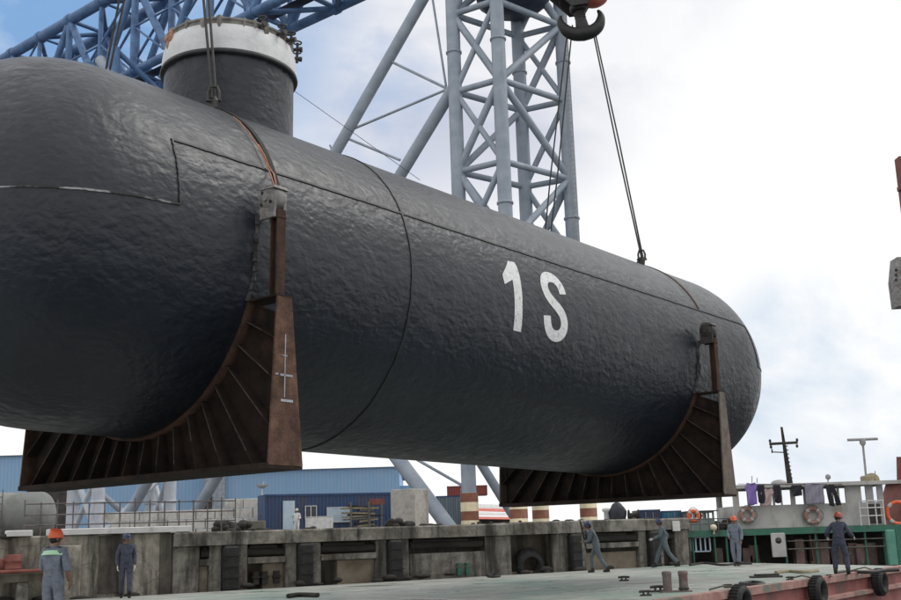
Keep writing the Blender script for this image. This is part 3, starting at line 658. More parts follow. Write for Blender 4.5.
for face, (a, b) in {'near': ('b1', 't1'), 'far': ('b2', 't2'), 'floor': ('b1', 'b2'), 'roof': ('t1', 't2')}.items():
    mb = MB(); mk = .46 if face in ('near', 'far') else .3
    for i in range(NP):
        p, q = chord[a]+ghor*(ga+i*7.5), chord[b]+ghor*(ga+i*7.5); p2, q2 = p+ghor*7.5, q+ghor*7.5
        bar(mb, p, q, mk if i % 2 == 0 else mk*.7, 8)
        if i % 2: bar(mb, p, q2, mk*1.05, 8)
        else: bar(mb, q, p2, mk*1.05, 8)
        if face == 'near': bar(mb, (p+q)/2, (p2+q2)/2 if i % 3 else q2, .16, 6); bar(mb, (p+q)/2, p2, .14, 6)
        if face == 'far': bar(mb, p2, (p+q)/2, .2, 6); bar(mb, q2, (p+q)/2, .2, 6)
    build('girder_bracing', mb, 'blue' if face == 'near' else 'blue', gan, world=True, label=None)
mb = MB()                                                              # walkway with rails and cable runs inside the girder
w0 = G0+GW*.5+Vector((0, 0, .6)); s_ = guh*.7
mb.add([w0+ghor*ga-s_, w0+ghor*gb-s_, w0+ghor*gb+s_, w0+ghor*ga+s_], [(0, 1, 2, 3)])
for h in (.5, 1.1):
    for sg in (-1, 1): mb.tube(w0+s_*sg+ghor*ga+Vector((0, 0, h)), w0+s_*sg+ghor*gb+Vector((0, 0, h)), .05, n=5)
for i in range(53):
    for sg in (-1, 1): p = w0+s_*sg+ghor*(ga+i*3); mb.tube(p, p+Vector((0, 0, 1.1)), .04, n=5)
build('walkway', mb, 'blue_dark', gan, world=True)

def tower(legs_px, top_z, panel, z_first, r_leg, r_br, lower_band, tm):
    feet = [at(x, y, D) for x, y, D in legs_px]
    cen = sum((f for f in feet), Vector())/4
    def pt(f, z): return Vector((f.x, f.y, z))
    for f in feet:
        mb = MB(); bar(mb, pt(f, QZ+(3.0 if lower_band else 0)), pt(f, top_z), r_leg, 18)
        lg = build('tower_leg', mb, tm, gan, world=True)
        if lower_band:
            b_ = MB().lathe([(r_leg+.45, 0), (r_leg+.12, .0), (r_leg+.12, 3.0), (r_leg*.6, 3.02)], n=22)
            bo = build('banded_base', b_, 'band', lg); bo.location = Vector((f.x, f.y, QZ))-world_loc(lg)
    for fi, f in enumerate(feet):
        mb = MB(); z = z_first+panel*.5
        while z < top_z:
            mb.lathe([(r_leg, -.10), (r_leg+.10, -.09), (r_leg+.10, .09), (r_leg, .10)], (f.x, f.y, z), 16, caps=False); z += panel*2
        build('flange_joint', mb, tm, gan, world=True)
    if lower_band:                                                     # caged ladder and cable run on the right leg
        f = feet[3]; d = (f-cen).normalized(); s_ = Vector((-d.y, d.x, 0)); c = Vector((f.x, f.y, 0))-s_*(r_leg+.25)
        mb = MB()
        for sg in (-.22, .22): mb.tube(c+d*sg+Vector((0, 0, QZ+3)), c+d*sg+Vector((0, 0, top_z)), .04, n=5)
        z = QZ+3.2
        while z < top_z-.5: mb.tube(c-d*.22+Vector((0, 0, z)), c+d*.22+Vector((0, 0, z)), .028, n=4); z += .45
        build('ladder', mb, 'pipe', gan, world=True)
    loop = [0, 1, 3, 2]
    for e in range(4):
        a, b = feet[loop[e]], feet[loop[(e+1) % 4]]
        mb = MB(); z = z_first; i = e % 2
        while z < top_z-1:
            z2 = min(z+panel, top_z)
            bar(mb, pt(a, z), pt(b, z), r_br, 8)
            bar(mb, *( (pt(a, z), pt(b, z2)) if i % 2 else (pt(b, z), pt(a, z2))), r_br*1.15, 8)
            if e in (0, 2): bar(mb, *((pt(b, z), pt(a, z2)) if i % 2 else (pt(a, z), pt(b, z2))), r_br*.95, 8)
            z += panel; i += 1
        build('tower_bracing', mb, tm, gan, world=True)
    return feet
ZN = at(456, 172, 93).z; ZPAN = at(454, 92, 93).z-ZN
T1 = tower([(470, 521, 93), (519, 521, 90.5), (541, 521, 98), (589, 521, 96)], 70, ZPAN, ZN-int((ZN-3)/ZPAN)*ZPAN, .63, .29, True, 'tower')
T2 = tower([(72, 532, 122), (97, 532, 118), (150, 532, 128), (169, 532, 124)], 58, 7.2, QZ+.6, .70, .30, False, 'tower_blue')
def strut(p, q, r): 
    mb = MB(); bar(mb, p, q, r, 14); build('cross_strut', mb, 'tower', gan, world=True)
s1a, s1b = at(113, 542, 113), at(455, -57, 95); s2a, s2b = at(178, 541, 113), at(454, 87, 93.4)
strut(s1a, s1b, .56); strut(s2a, s2b, .56); strut(at(463, 546, 91), at(100, 60, 119), .62); strut(at(522, 530, 95), at(457, 425, 94), .4)
for (p, q, r) in ((at(388, 60, 98.6), at(450, 90, 93.5), .13), (at(450, 88, 93.5), at(346, 132, 101), .13), (at(344, 137, 101), at(400, 160, 97), .13), (at(330, 145, 102), at(345, 185, 102), .1),
                  (at(432, -5, 94.5), at(446, 86, 93.6), .11), (at(416, 459, 93), at(463, 486, 93), .13), (at(225, 350, 107), at(300, 345, 103), .13)):
    mb = MB(); bar(mb, p, q, r, 6); build('stay', mb, 'tower', gan, world=True)
mb = MB(); c = sum(T1, Vector())/4
mb.lathe([(.2, 49.2), (2.6, 49.4), (3.4, 50.1), (3.5, 50.8), (.2, 51.0)], (c.x+.6, c.y, 0), 24)
build('platform', mb, 'blue_dark', gan, world=True)
# thin guy wire that runs from the turret side down to the right
mb = MB(); mb.tube(at(293, 90, 70), at(420, 180, 70), .02, n=5)
tag(build('guy_wire', mb, 'wire', world=True), 'thin wire slanting across the sky between turret and grey strut', 'wire')

# ------------------------------------------------------------------ barge
def UN(a, b): return Vector((.6364*a+.7711*b, .7711*a-.6364*b, 0))*1.0
gE = UN(-12, -11.15); gE2 = Vector((14.35, 36.35, 0)); gF = Vector((10.75, 44.75, 0)); gG = Vector((-8.35, 33.4, 0)); gH = gG+(gG-gF).normalized()*16
brg = thing('barge', 'flat deck barge with worn green deck and faded red side under the submarine', 'barge', ((gE.x+gF.x)/2, (gE.y+gF.y)/2, -1.5))
poly = [gE, gE2, gF, gG, gH]
mb = MB(); mb.add([(p.x, p.y, 0) for p in poly], [tuple(range(5))])
build('deck', mb, 'deck', brg, world=True)
mb = MB(); n = 5
mb.add([(p.x, p.y, -1.5) for p in poly]+[(p.x, p.y, -.004) for p in poly], [(i, (i+1) % n, (i+1) % n+n, i+n) for i in range(n)])
build('side_shell', mb, 'barge_red', brg, world=True)
ed = (gE2-gE).normalized(); en = Vector((ed.y, -ed.x, 0))
mb = MB(); 
def edge(t, off, z): return gE+ed*t+en*off+Vector((0, 0, z))
EL = (gE2-gE).length
mb.hexa([edge(0, 0, -.16), edge(EL, 0, -.16), edge(EL, .10, -.16), edge(0, .10, -.16), edge(0, -.05, .035), edge(EL, -.05, .035), edge(EL, .10, .02), edge(0, .10, .02)])
mb.hexa([edge(0, .0, -.62), edge(EL, .0, -.62), edge(EL, .14, -.62), edge(0, .14, -.62), edge(0, .0, -.50), edge(EL, .0, -.50), edge(EL, .14, -.52), edge(0, .14, -.52)])
build('rubbing_strake', mb, 'gunwale', brg, world=True)
# fittings welded along the near edge
def bollard(p, h=.46, r=.105):
    mb = MB().box(p.x-.35, p.x+.35, p.y-.16, p.y+.16, 0, .03)
    for s in (-.19, .19):
        mb.lathe([(r, .0), (r, h*.8), (r*1.12, h*.86), (r*1.12, h), (r*.7, h+.015)], (p.x+s, p.y, 0), 16)
    return mb
bp = gnd(676, 592)
build('bollard', bollard(bp), mat('red_brown_grey_steel', (.12, .10, .10), (.22, .17, .16), scale=8, rough=.8, dirt=(.2, .07, .06), dscale=3), brg, world=True)
for x, y, s in ((624, 581, 1.2), (658, 592, 1.3), (684, 592, .9), (728, 588, .8), (790, 580, .8), (829, 577, .6), (646, 596, 1.1)):
    s *= .62; p = gnd(x, y); k = .22*s; mb = MB()
    mb.box(p.x-k*.8, p.x+k*.8, p.y-.06, p.y+.06, 0, k*.25)
    mb.tube(p+Vector((-k*.35, 0, 0)), p+Vector((-k*.35, 0, k*.6)), .035*s, n=8); mb.tube(p+Vector((k*.35, 0, 0)), p+Vector((k*.35, 0, k*.6)), .035*s, n=8)
    mb.path([p+Vector((-k, 0, k*.62)), p+Vector((-k*.4, 0, k*.7)), p+Vector((k*.4, 0, k*.7)), p+Vector((k, 0, k*.62))], .04*s, 8)
    build('cleat', mb, 'lug_dark', brg, world=True)
# tyre fenders hung over the near edge
def tyre(c, R, r, d):
    mb = MB(); d = d.normalized(); a = Vector((0, 0, 1)); b = d.cross(a).normalized()
    n, m = 30, 12; vs = []
    for i in range(n):
        t = 2*math.pi*i/n; rd = a*math.cos(t)+b*math.sin(t)
        for j in range(m):
            p = 2*math.pi*j/m; vs.append(c+rd*(R+r*.8*math.cos(p))+d*(r*1.15*math.sin(p)*(1-.12*(math.cos(p) < -.3))))
    mb.add(vs, [(i*m+j, ((i+1) % n)*m+j, ((i+1) % n)*m+(j+1) % m, i*m+(j+1) % m) for i in range(n) for j in range(m)], True)
    for i in range(30):
        t = 2*math.pi*(i+.5)/30; rd = a*math.cos(t)+b*math.sin(t); tt = -a*math.sin(t)+b*math.cos(t); q = c+rd*(R+r*.8)
        mb.hexa([q-tt*.02-d*r*.7-rd*.03, q+tt*.02-d*r*.7-rd*.03, q+tt*.02+d*r*.7-rd*.03, q-tt*.02+d*r*.7-rd*.03, q-tt*.02-d*r*.6+rd*.015, q+tt*.02-d*r*.6+rd*.015, q+tt*.02+d*r*.6+rd*.015, q-tt*.02+d*r*.6+rd*.015])
    return mb
for (x, y, lab) in ((737, 602, 'black tyre fender on the barge side, leftmost of the three'), (815, 591, 'black tyre fender on the barge side, middle of the three'), (877, 582, 'black tyre fender with a pale rope end, rightmost on the barge side')):
    d = cf+cx*((x-450.5)/F_PX)-cu*((y-300)/F_PX)
    tt = (gE+en*.16-EYEV).dot(en)/d.dot(en); c = EYEV+d*tt; c.z = min(c.z, -.12)
    t = thing('tyre_fender', lab, 'tyre fender', (c.x, c.y, c.z-.42), 'tyre fenders along the barge side')
    c = c+en*.08
    build('tyre', tyre(c, .27, .15, en), 'rubber', t, world=True)
    mb = MB().path([c+Vector((0, 0, .18)), c+Vector((0, 0, .34))-en*.14, Vector((c.x, c.y, .10))-en*.40, Vector((c.x, c.y, .02))-en*.75], .022, 6)
    build('lanyard', mb, 'reinf', t, world=True)
# loose gear on the deck
def hose(pts, r, m, lab, nm='hose', z=.03):
    P = [gnd(x, y)+Vector((0, 0, z)) for x, y in pts]; Q = catmull3(P)
    return tag(build(nm, MB().path(Q, r, 7), m, world=True), lab, nm.replace('_', ' '))
def catmull3(p, per=6):
    out = []
    for i in range(len(p)-1):
        a, b, c, d = p[max(i-1, 0)], p[i], p[i+1], p[min(i+2, len(p)-1)]
        for k in range(per):
            t = k/per; out.append(.5*((2*b)+(c-a)*t+(2*a-5*b+4*c-d)*t*t+(3*b-3*c+d-a)*t**3))
    return out+[p[-1]]
hose([(690, 566), (705, 564), (722, 566), (735, 565), (752, 564.5)], .05, 'rubber', 'dark hose lying on the deck near the green boat')
hose([(740, 585), (752, 583), (764, 584.5), (758, 586), (746, 585.5), (741, 584)], .04, 'wire', 'dark coil of rope on the green deck by the barge edge', 'rope')
hose([(836, 574), (850, 572.6), (868, 573.2), (884, 571.5), (899, 571)], .05, 'wire', 'heavy dark mooring rope on the deck behind the worker in navy', 'mooring_rope')
hose([(776, 574), (790, 572.5), (803, 573.5), (818, 572)], .06, 'sand', 'pale rope laid out on the deck left of the worker in navy', 'pale_rope')
hose([(288, 598.5), (300, 597), (318, 597.5)], .06, 'timber', 'dark timber bar lying on the deck at the bottom edge', 'timber_bar', .06)
hose([(488, 577), (494, 575.5), (499, 577), (494, 578), (489, 577.5)], .06, 'rubber', 'small black rope coil on the deck before the quay wall', 'rope')
mb = MB(); p = gnd(766, 577.5)
mb.box(p.x-.42, p.x+.42, p.y-.2, p.y+.2, 0, .05); mb.box(p.x-.3, p.x+.35, p.y-.1, p.y+.14, .05, .10)
tag(build('steel_plate', mb, 'lug_dark', world=True), 'two dark steel plates stacked on the green deck', 'steel plate')

# ------------------------------------------------------------------ quay wall
qw = thing('quay_wall', 'stained concrete quay wall with recessed bays and black fenders behind the barge', 'quay wall', WA, rz=math.atan2(WD.y, WD.x))
mb = MB(); t = .05
while t < 20.9:
    w = min(6.2, 20.9-t); mb.bbox(t, t+w-.012, -.18+random.uniform(-.01, .01), 1.3, 1.36, 1.80+random.uniform(-.02, .02), .05); t += w
build('coping', mb, 'concrete', qw)
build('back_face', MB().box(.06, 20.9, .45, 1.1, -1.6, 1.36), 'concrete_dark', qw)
mb = MB()
def post(t0, t1, z0=-1.6, z1=1.36, d=0): mb.bbox(t0, t1, d+random.uniform(-.012, .012), .46, z0, z1, .03)
fend = [1.83, 4.34, 7.60, 15.16, 18.97]
for f in fend: post(f-.62, f-.2); post(f+.2, f+.62); mb.box(f-.21, f+.21, .12, .46, -1.6, 1.36)
post(8.25, 11.3, -1.6, .84); post(11.3, 12.4); post(14.2, 14.55); post(20.2, 20.9)
post(.05, .9)
build('pier', mb, 'concrete', qw)
mb = MB().bbox(-40, .04, .02, 1.1, -1.6, 1.80, .05)
for k in (-6.4, -3.3): mb.bbox(k, k+.62, -.16, .02, -1.6, 1.5, .03)
build('plain_stretch', mb, 'concrete_left', qw, label='paler smooth stretch streaked with black runs')
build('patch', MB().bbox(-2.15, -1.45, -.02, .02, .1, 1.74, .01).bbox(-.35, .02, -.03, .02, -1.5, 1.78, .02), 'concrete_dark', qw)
mb = MB()
for a, b in ((2.45, 3.72), (4.96, 6.98), (15.78, 18.35), (.9, 1.21)): mb.bbox(a, b, -.02, .46, .76, .95, .02)
build('ledge', mb, 'concrete', qw)
mb = MB()
for a, b in ((15.78, 18.35), (12.4, 14.2)): mb.bbox(a, b, .2, .46, -1.6, .6 if a > 15 else .05, .02)
for a, b in ((.9, 1.21), (3.0, 3.72), (5.6, 6.98)): mb.bbox(a, b, .16, .46, -1.6, .74, .02)
build('infill_panel', mb, mat('tan_concrete', (.20, .165, .12), (.32, .27, .21), scale=2, rough=.9, dirt=(.09, .075, .06), dscale=1.2), qw)
for f in fend:
    mb = MB(); mb.bbox(f-.26, f+.26, -.30, .12, -1.5, 1.33, .07)
    for k in range(5): mb.box(f-.28, f+.28, -.325, -.29, -.3+k*.33, -.27+k*.33)
    build('fender', mb, 'rubber', qw)
for a, b in ((.95, 1.2), (2.45, 3.72), (4.96, 6.98), (8.3, 11.25), (15.8, 18.3), (19.6, 20.2)):
    mb = MB(); m_ = (b-a)
    mb.tube((a, .16, 1.13), (b, .16, 1.10+.03*random.random()), .14, n=12); mb.tube((a+.1, .14, 1.27), (b-.2*m_, .14, 1.25), .07, n=8)
    build('timber_fender', mb, 'timber', qw)
mb = MB()
for k in range(60):                                                     # broken bits, weed and scrap along the top edge
    x = random.uniform(-8, 20.5); w_ = random.uniform(.04, .22)
    mb.ellipsoid((x, random.uniform(-.05, .8), 1.80), (w_, .1, random.uniform(.02, .09)), 7, 5)
build('edge_debris', mb, 'timber', qw)['kind'] = 'stuff'
mb = MB()
for k in range(26): mb.ellipsoid((random.uniform(-6, 20), -.25+random.uniform(-.05, .1), random.uniform(-.02, .12)), (random.uniform(.1, .35), .1, random.uniform(.05, .13)), 8, 6)
build('rubble', mb, 'timber', qw)
for k, (t_, lab) in enumerate(((10.15, 1), (10.5, 1))):
    build('step_bracket', MB().box(t_-.08, t_+.08, -.10, 0, .05, .32).box(t_-.08, t_+.08, -.14, 0, .38, .46), 'green', qw)
for t_ in (2.75, 3.05, 3.45): build('step_bracket', MB().box(t_-.09, t_+.09, .05, .2, .1, .50).box(t_-.13, t_+.13, .02, .2, .3, .36), 'timber', qw)
# big tyre in the dark bay
tag(build('tyre', tyre(wp(13.3, .16, .26), .44, .17, WN+Vector((0, 0, .9))), 'rubber', world=True), 'large black tyre leaning in the dark bay of the quay wall', 'tyre')
# white notice on the coping by the boat
o = build('sign', MB().box(20.35-.42, 20.35-.05, -.24, -.2, 1.30, 1.68).box(20.35-.38, 20.35-.09, -.245, -.241, 1.47, 1.50).box(20.35-.38, 20.35-.09, -.245, -.241, 1.40, 1.42), 'signw')
o.location = WA; o.rotation_euler.z = math.atan2(WD.y, WD.x); tag(o, 'small white notice board on the quay wall above the walking worker', 'sign')

# railing and pale kerb slab at the left
rl = thing('quay_railing', 'rusty pipe railing on the quay edge behind the two workers at left', 'railing', WA, rz=math.atan2(WD.y, WD.x))
T0_, T1_ = -4.2, 2.2
for z in (2.10, 2.40, 2.72): build('rail', MB().tube((T0_, .5, z), (T1_, .5, z+.02), .02, n=7), 'rail_dark', rl)
for i in range(15):
    t = T0_+(T1_-T0_)*i/14; build('post', MB().tube((t, .5, 1.8), (t, .5, 2.75+random.uniform(-.03, .12)), .022, n=7), 'rail_dark', rl)
o = build('kerb_slab', MB().bbox(-3.6, .6, -.12, .4, 1.805, 1.98, .02), 'white'); o.location = WA; o.rotation_euler.z = math.atan2(WD.y, WD.x); tag(o, 'pale concrete kerb slab under the rusty railing', 'kerb slab')
o = build('painted_block', MB().bbox(-4.75, -4.05, -.12, .25, 1.805, 1.97, .02), 'white'); o.location = WA; o.rotation_euler.z = math.atan2(WD.y, WD.x); tag(o, 'short white painted block on the quay edge left of the orange helmet', 'block')
# lower landing at far left
ld = thing('landing_stage', 'low concrete landing stage with columns and a pipe, left of the worker in orange helmet', 'landing stage', WA, rz=math.atan2(WD.y, WD.x))
build('beam', MB().bbox(-12, -3.5, -.75, -.2, .55, .78, .03), 'concrete_dark', ld)
for t in (-5.4, -4.35, -6.8): build('column', MB().bbox(t-.16, t+.16, -.7, -.35, -1.5, .55, .03), 'concrete', ld)
build('pipe', MB().tube((-12, -.80, .86), (-3.3, -.80, .84), .05, n=8), 'brown_red', ld)
mb = MB(); c = wp(-4.6, -.5, .78); mb.lathe([(.02, 0), (.22, 0), (.22, .12), (.235, .14), (.22, .16), (.22, .32), (.235, .34), (.22, .36), (.22, .5), (.2, .52), (.02, .52)], c, 20)
mb.lathe([(.02, 0), (.2, 0), (.2, .4), (.02, .42)], c+Vector((-.35, .1, 0)), 16)
tag(build('drum', mb, 'brown_red', world=True), 'rusty red drum with a smaller can on the low landing stage', 'drum')

# ------------------------------------------------------------------ things on the quay
def placed(o, x, y, D, z=None, rz=0):
    p = at(x, y, D); o.location = (p.x, p.y, QZ if z is None else z); o.rotation_euler.z = rz; return o
t = thing('storage_tank', 'grey horizontal steel tank with rounded end at the left edge', 'tank')
mb = MB(); prof = [(.02, 1.05)]+[(1.0*math.cos(R_(a)), .35+.6*math.sin(R_(a))) for a in range(80, -1, -10)]+[(1.0, -6)]
mb.lathe(prof, (0, 0, 1.02), 40, 'X', caps=False); build('shell', mb, 'tank', t)
build('cradle_support', MB().box(-.2, .1, -.7, .7, 0, .35).box(-3, -2.7, -.7, .7, 0, .35), 'concrete_pale', t)
mb = MB()
for z in range(7): mb.box(-1.2, -1.0, -1.10, -1.06, .1+z*.28, .13+z*.28)
mb.box(-1.22, -1.19, -1.1, -1.06, 0, 2.1); mb.box(-1.01, -.98, -1.1, -1.06, 0, 2.1); build('ladder', mb, 'rail_dark', t)
placed(t, 31, 540, 46, rz=R_(12))
# blue site container
cb = thing('site_container', 'blue corrugated site office container with pale door on the quay', 'container', tuple(at(265, 528, 83).to_2d())+(QZ,), rz=math.atan2(5, 9.0)*.75)
LX, LYc, HZ = 10.6, 2.6, 3.0
build('wall', MB().box(0, LX, 0, LYc, .12, HZ), 'cont_blue', cb)
build('frame', MB().box(-.03, .12, -.04, LYc+.03, 0, HZ+.04).box(LX-.12, LX+.03, -.04, LYc+.03, 0, HZ+.04).box(-.03, LX+.03, -.05, .08, HZ-.12, HZ+.05).box(-.03, LX+.03, -.05, .08, 0, .14), 'cont_side', cb)
d_ = build('door', MB().box(1.35, 2.25, -.07, .02, .2, 2.55), 'pane', cb); build('handle', MB().box(2.1, 2.16, -.11, -.07, 1.2, 1.45), 'dark', d_)
for a, b, z0, z1, m_ in ((3.1, 3.9, 1.2, 2.1, 'glass'), (4.8, 6.6, .9, 1.95, 'pane')):
    w = build('window', MB().box(a, b, -.05, .02, z0, z1), m_, cb); build('frame', MB().box(a-.05, a, -.08, .0, z0-.05, z1+.05).box(b, b+.05, -.08, 0, z0-.05, z1+.05).box((a+b)/2-.03, (a+b)/2+.03, -.075, -.05, z0, z1).box(a, b, -.08, 0, z1, z1+.05).box(a, b, -.08, 0, z0-.05, z0), 'white', w)
def on_quay(name, label, cat, mbf, m, x, y, D, rz=0, group=None, z=None):
    o = build(name, mbf, m); placed(o, x, y, D, z, rz); return tag(o, label, cat, group)
mb = MB().lathe([(.05, .5), (.25, .55), (.5, .75), (.52, .8)], n=16, caps=False).tube((0, 0, 0), (0, 0, .55), .06).tube((0, 0, .6), (.2, -.3, 1.0), .03)
on_quay('dish_aerial', 'small pale dish aerial on the blue container roof', 'aerial', mb, 'white', 262, 494, 84, z=QZ+3.05)
on_quay('cabinet', 'white metal cabinet standing before the blue container', 'cabinet', MB().bbox(-1, .9, -.4, .4, 0, 1.2, .05).box(-.9, -.05, -.42, -.4, .1, 1.1).box(.05, .8, -.42, -.4, .1, 1.1).box(-1.02, .92, -.42, .42, 1.2, 1.25), 'white', 320, 527, 80)
t = thing('generator', 'dusty green generator skid with lamp by the corner of the blue container', 'generator')
build('casing', MB().bbox(-.7, .7, -.4, .4, .25, 1.05, .05), 'reinf', t); build('skid', MB().box(-.85, .85, -.45, -.3, 0, .25).box(-.85, .85, .3, .45, 0, .25), 'dark', t)
build('exhaust', MB().tube((.4, 0, 1.05), (.4, 0, 1.45), .05), 'dark', t); build('wheel', MB().torus((-.5, -.5, .3), .22, .08, 'Y'), 'rubber', t); placed(t, 255, 527, 78)
t = thing('timber_stack', 'stack of sandy boards and crates leaning on the blue container', 'timber stack')
for k in range(12):
    a_, b_, c_ = random.uniform(-1.9, -.4), random.uniform(.2, 1.8), .1+k*.17; d_ = random.uniform(-.18, .18)
    build('board', MB().hexa([(a_, -.5, c_), (b_, -.5, c_+d_), (b_, .5, c_+d_), (a_, .5, c_), (a_, -.5, c_+.11), (b_, -.5, c_+d_+.11), (b_, .5, c_+d_+.11), (a_, .5, c_+.11)]), ('sand', 'reinf', 'sand', 'timber')[k % 4], t)
for k in (-1.2, .2, 1.2): build('stake', MB().box(k, k+.12, -.6, -.5, 0, 2.3), 'reinf', t)
build('red_cover', MB().box(.5, 1.5, -.55, .2, 2.05, 2.5), 'brown_red', t); placed(t, 364, 526, 84, rz=R_(20))
on_quay('concrete_block', 'tall pale concrete block right of the blue container', 'concrete block', MB().bbox(-.95, .95, 0, 2.2, 0, 3.0, .04).box(.955, .97, .2, 2.0, .3, 2.7), 'concrete_pale', 402, 526, 80, rz=R_(-30))
on_quay('scrap_heap', 'dark heap of scrap and chain on the quay edge below the concrete block', 'scrap heap', (lambda m_: [m_.ellipsoid((random.uniform(-.5, .5), random.uniform(-.2, .2), random.uniform(.05, .3)), (.2, .2, .14), 8, 6) for _ in range(14)] and m_)(MB()), 'timber', 400, 526, 46, z=1.8)
on_quay('scrap_heap', 'dark heap of scrap on the quay edge left of the blue container', 'scrap heap', (lambda m_: [m_.ellipsoid((random.uniform(-.6, .6), random.uniform(-.2, .2), random.uniform(.05, .3)), (.2, .2, .14), 8, 6) for _ in range(16)] and m_)(MB()), 'timber', 233, 530, 40, z=1.8)
# pale block wall behind the railing
on_quay('block_wall', 'low pale block wall behind the railing, left of the blue container', 'wall', (lambda m_: [m_.bbox(-9+i*1.5+.75*(j % 2), -9+i*1.5+.75*(j % 2)+1.45, 0, .5, j*.75, j*.75+.72, .03) for i in range(10) for j in range(4 if i > 5 else 3)] and m_)(MB()), 'block_pale', 215, 526, 88)
# warehouse
wh = thing('warehouse', 'long pale blue corrugated warehouse across the background', 'warehouse', (at(0, 520, 150).x-60, 150, QZ), rz=R_(2))
xa = at(398, 460, 150).x-wh.location.x
HL = at(40, 453.5, 150).z-QZ
build('wall', MB().box(0, xa*.77, 0, 40, 0, HL), 'shed', wh); build('wall', MB().box(xa*.78, xa, -1, 40, 0, 9.0), 'shed', wh); build('wall', MB().box(xa, xa+3, 2, 30, 0, 6.5), 'shed', wh, label='lower end bay')
build('roof', MB().prism([(-.5, HL+.004), (40.5, HL+.004), (20, HL+.4)], lambda a, b, t: (t, a, b), -.5, xa*.77+.3), 'shed_grey', wh)
build('roof', MB().prism([(-1.5, 9.004), (40.5, 9.004), (20, 9.4)], lambda a, b, t: (t, a, b), xa*.775, xa+.5), 'shed_grey', wh)
build('corner_column', MB().box(xa*.765, xa*.79, -1.6, -.2, 0, HL-.3), 'shed_grey', wh); build('vent_door', MB().box(xa*.765-.1, xa*.775, -1.75, -1.5, 0, 5.8), 'dark', wh)
build('roller_door', MB().box(xa*.55, xa*.60, -.15, .1, 0, 7.4), 'dark', wh)
# far containers and sheds
def far_box(x0, x1, ytop, D, m, label, ridge=True, name='shipping_container', z0=None, cat='container', dy=6):
    a, b = at(x0, ytop, D), at(x1, ytop, D); z0 = QZ if z0 is None else z0; h = (a.z+b.z)/2-z0; w = b.x-a.x
    t = thing(name, label, cat, ((a.x+b.x)/2, D, z0), 'containers stacked far behind the quay')
    build('shell', MB().box(-w/2, w/2, 0, dy, .1, h), m, t)
    build('corner_post', MB().box(-w/2-.03, -w/2+.15, -.05, .2, 0, h+.04).box(w/2-.15, w/2+.03, -.05, .2, 0, h+.04).box(-w/2, w/2, -.05, .15, h-.15, h+.05), 'cont_side' if m != 'red_cont' else 'brown_red', t)
    build('locking_bar', MB().tube((-w/6, -.07, .3), (-w/6, -.07, h-.3), .05, n=6).tube((w/6, -.07, .3), (w/6, -.07, h-.3), .05, n=6), 'pipe', t)
    return t
far_box(638, 660, 510, 170, 'dblue_cont', 'navy shipping container far behind the walking worker')
far_box(661, 681, 511, 171, 'lblue_cont', 'light blue shipping container right of the navy one')
far_box(682, 688, 512, 169, 'dark', 'black shipping container beside the light blue one')
a = far_box(436, 466, 496, 175, 'grey_cont', 'grey shipping container under the red one, behind the banded tower base')
far_box(447, 487, 486, 175, 'red_cont', 'red shipping container on top of the grey one behind the tower', z0=at(447, 496.5, 175).z)
far_box(466, 478, 497, 174, 'grey_cont', 'narrow grey shipping container right under the red one')
t = thing('market_shed', 'low shed with red and white striped roof behind the lattice tower', 'shed', tuple(at(491, 520, 150).to_2d())+(QZ,))
build('wall', MB().box(-2.2, 3.2, .5, 6, 0, 1.6), 'dark', t)
for k in range(4): build('roof_panel', MB().hexa([(-2.8-.1*k, -1+k, 1.5+k*.55), (3.8, -1+k, 1.2+k*.5), (3.8, 0+k, 1.5+k*.55), (-2.8, 0+k, 1.8+k*.6), (-2.8-.1*k, -1+k, 1.55+k*.55), (3.8, -1+k, 1.25+k*.5), (3.8, 0+k, 1.55+k*.55), (-2.8, 0+k, 1.85+k*.6)]), 'hook_red' if k % 2 == 0 else 'white', t)
t = thing('winch', 'winch under a dark tarpaulin on the quay edge, right of the tower bases', 'winch', tuple(at(618, 522, 52).to_2d())+(QZ,))
build('tarpaulin', MB().ellipsoid((0, 0, .35), (.42, .4, .62), 16, 10, lambda x, y, z: (x*(1+.12*math.sin(7*z+3*y)), y, z if z > -.55 else -.55)), 'tarp', t)
build('drum', MB().lathe([(.3, -.25), (.3, -.2), (.15, -.2), (.15, .2), (.3, .2), (.3, .25)], (.75, 0, .3), 16, 'X'), 'timber', t); build('frame', MB().box(-.5, 1.3, -.4, .4, 0, .08), 'rail_dark', t)
t = thing('bollard', 'pale and dark mooring post left of the winch on the quay edge', 'mooring post', tuple(at(607, 522, 52).to_2d())+(QZ,))
build('post', MB().lathe([(.14, 0), (.12, .5), (.2, .58), (.2, .68), (.1, .72)], n=14), 'white', t); build('base', MB().box(-.25, .25, -.25, .25, 0, .04), 'dark', t)

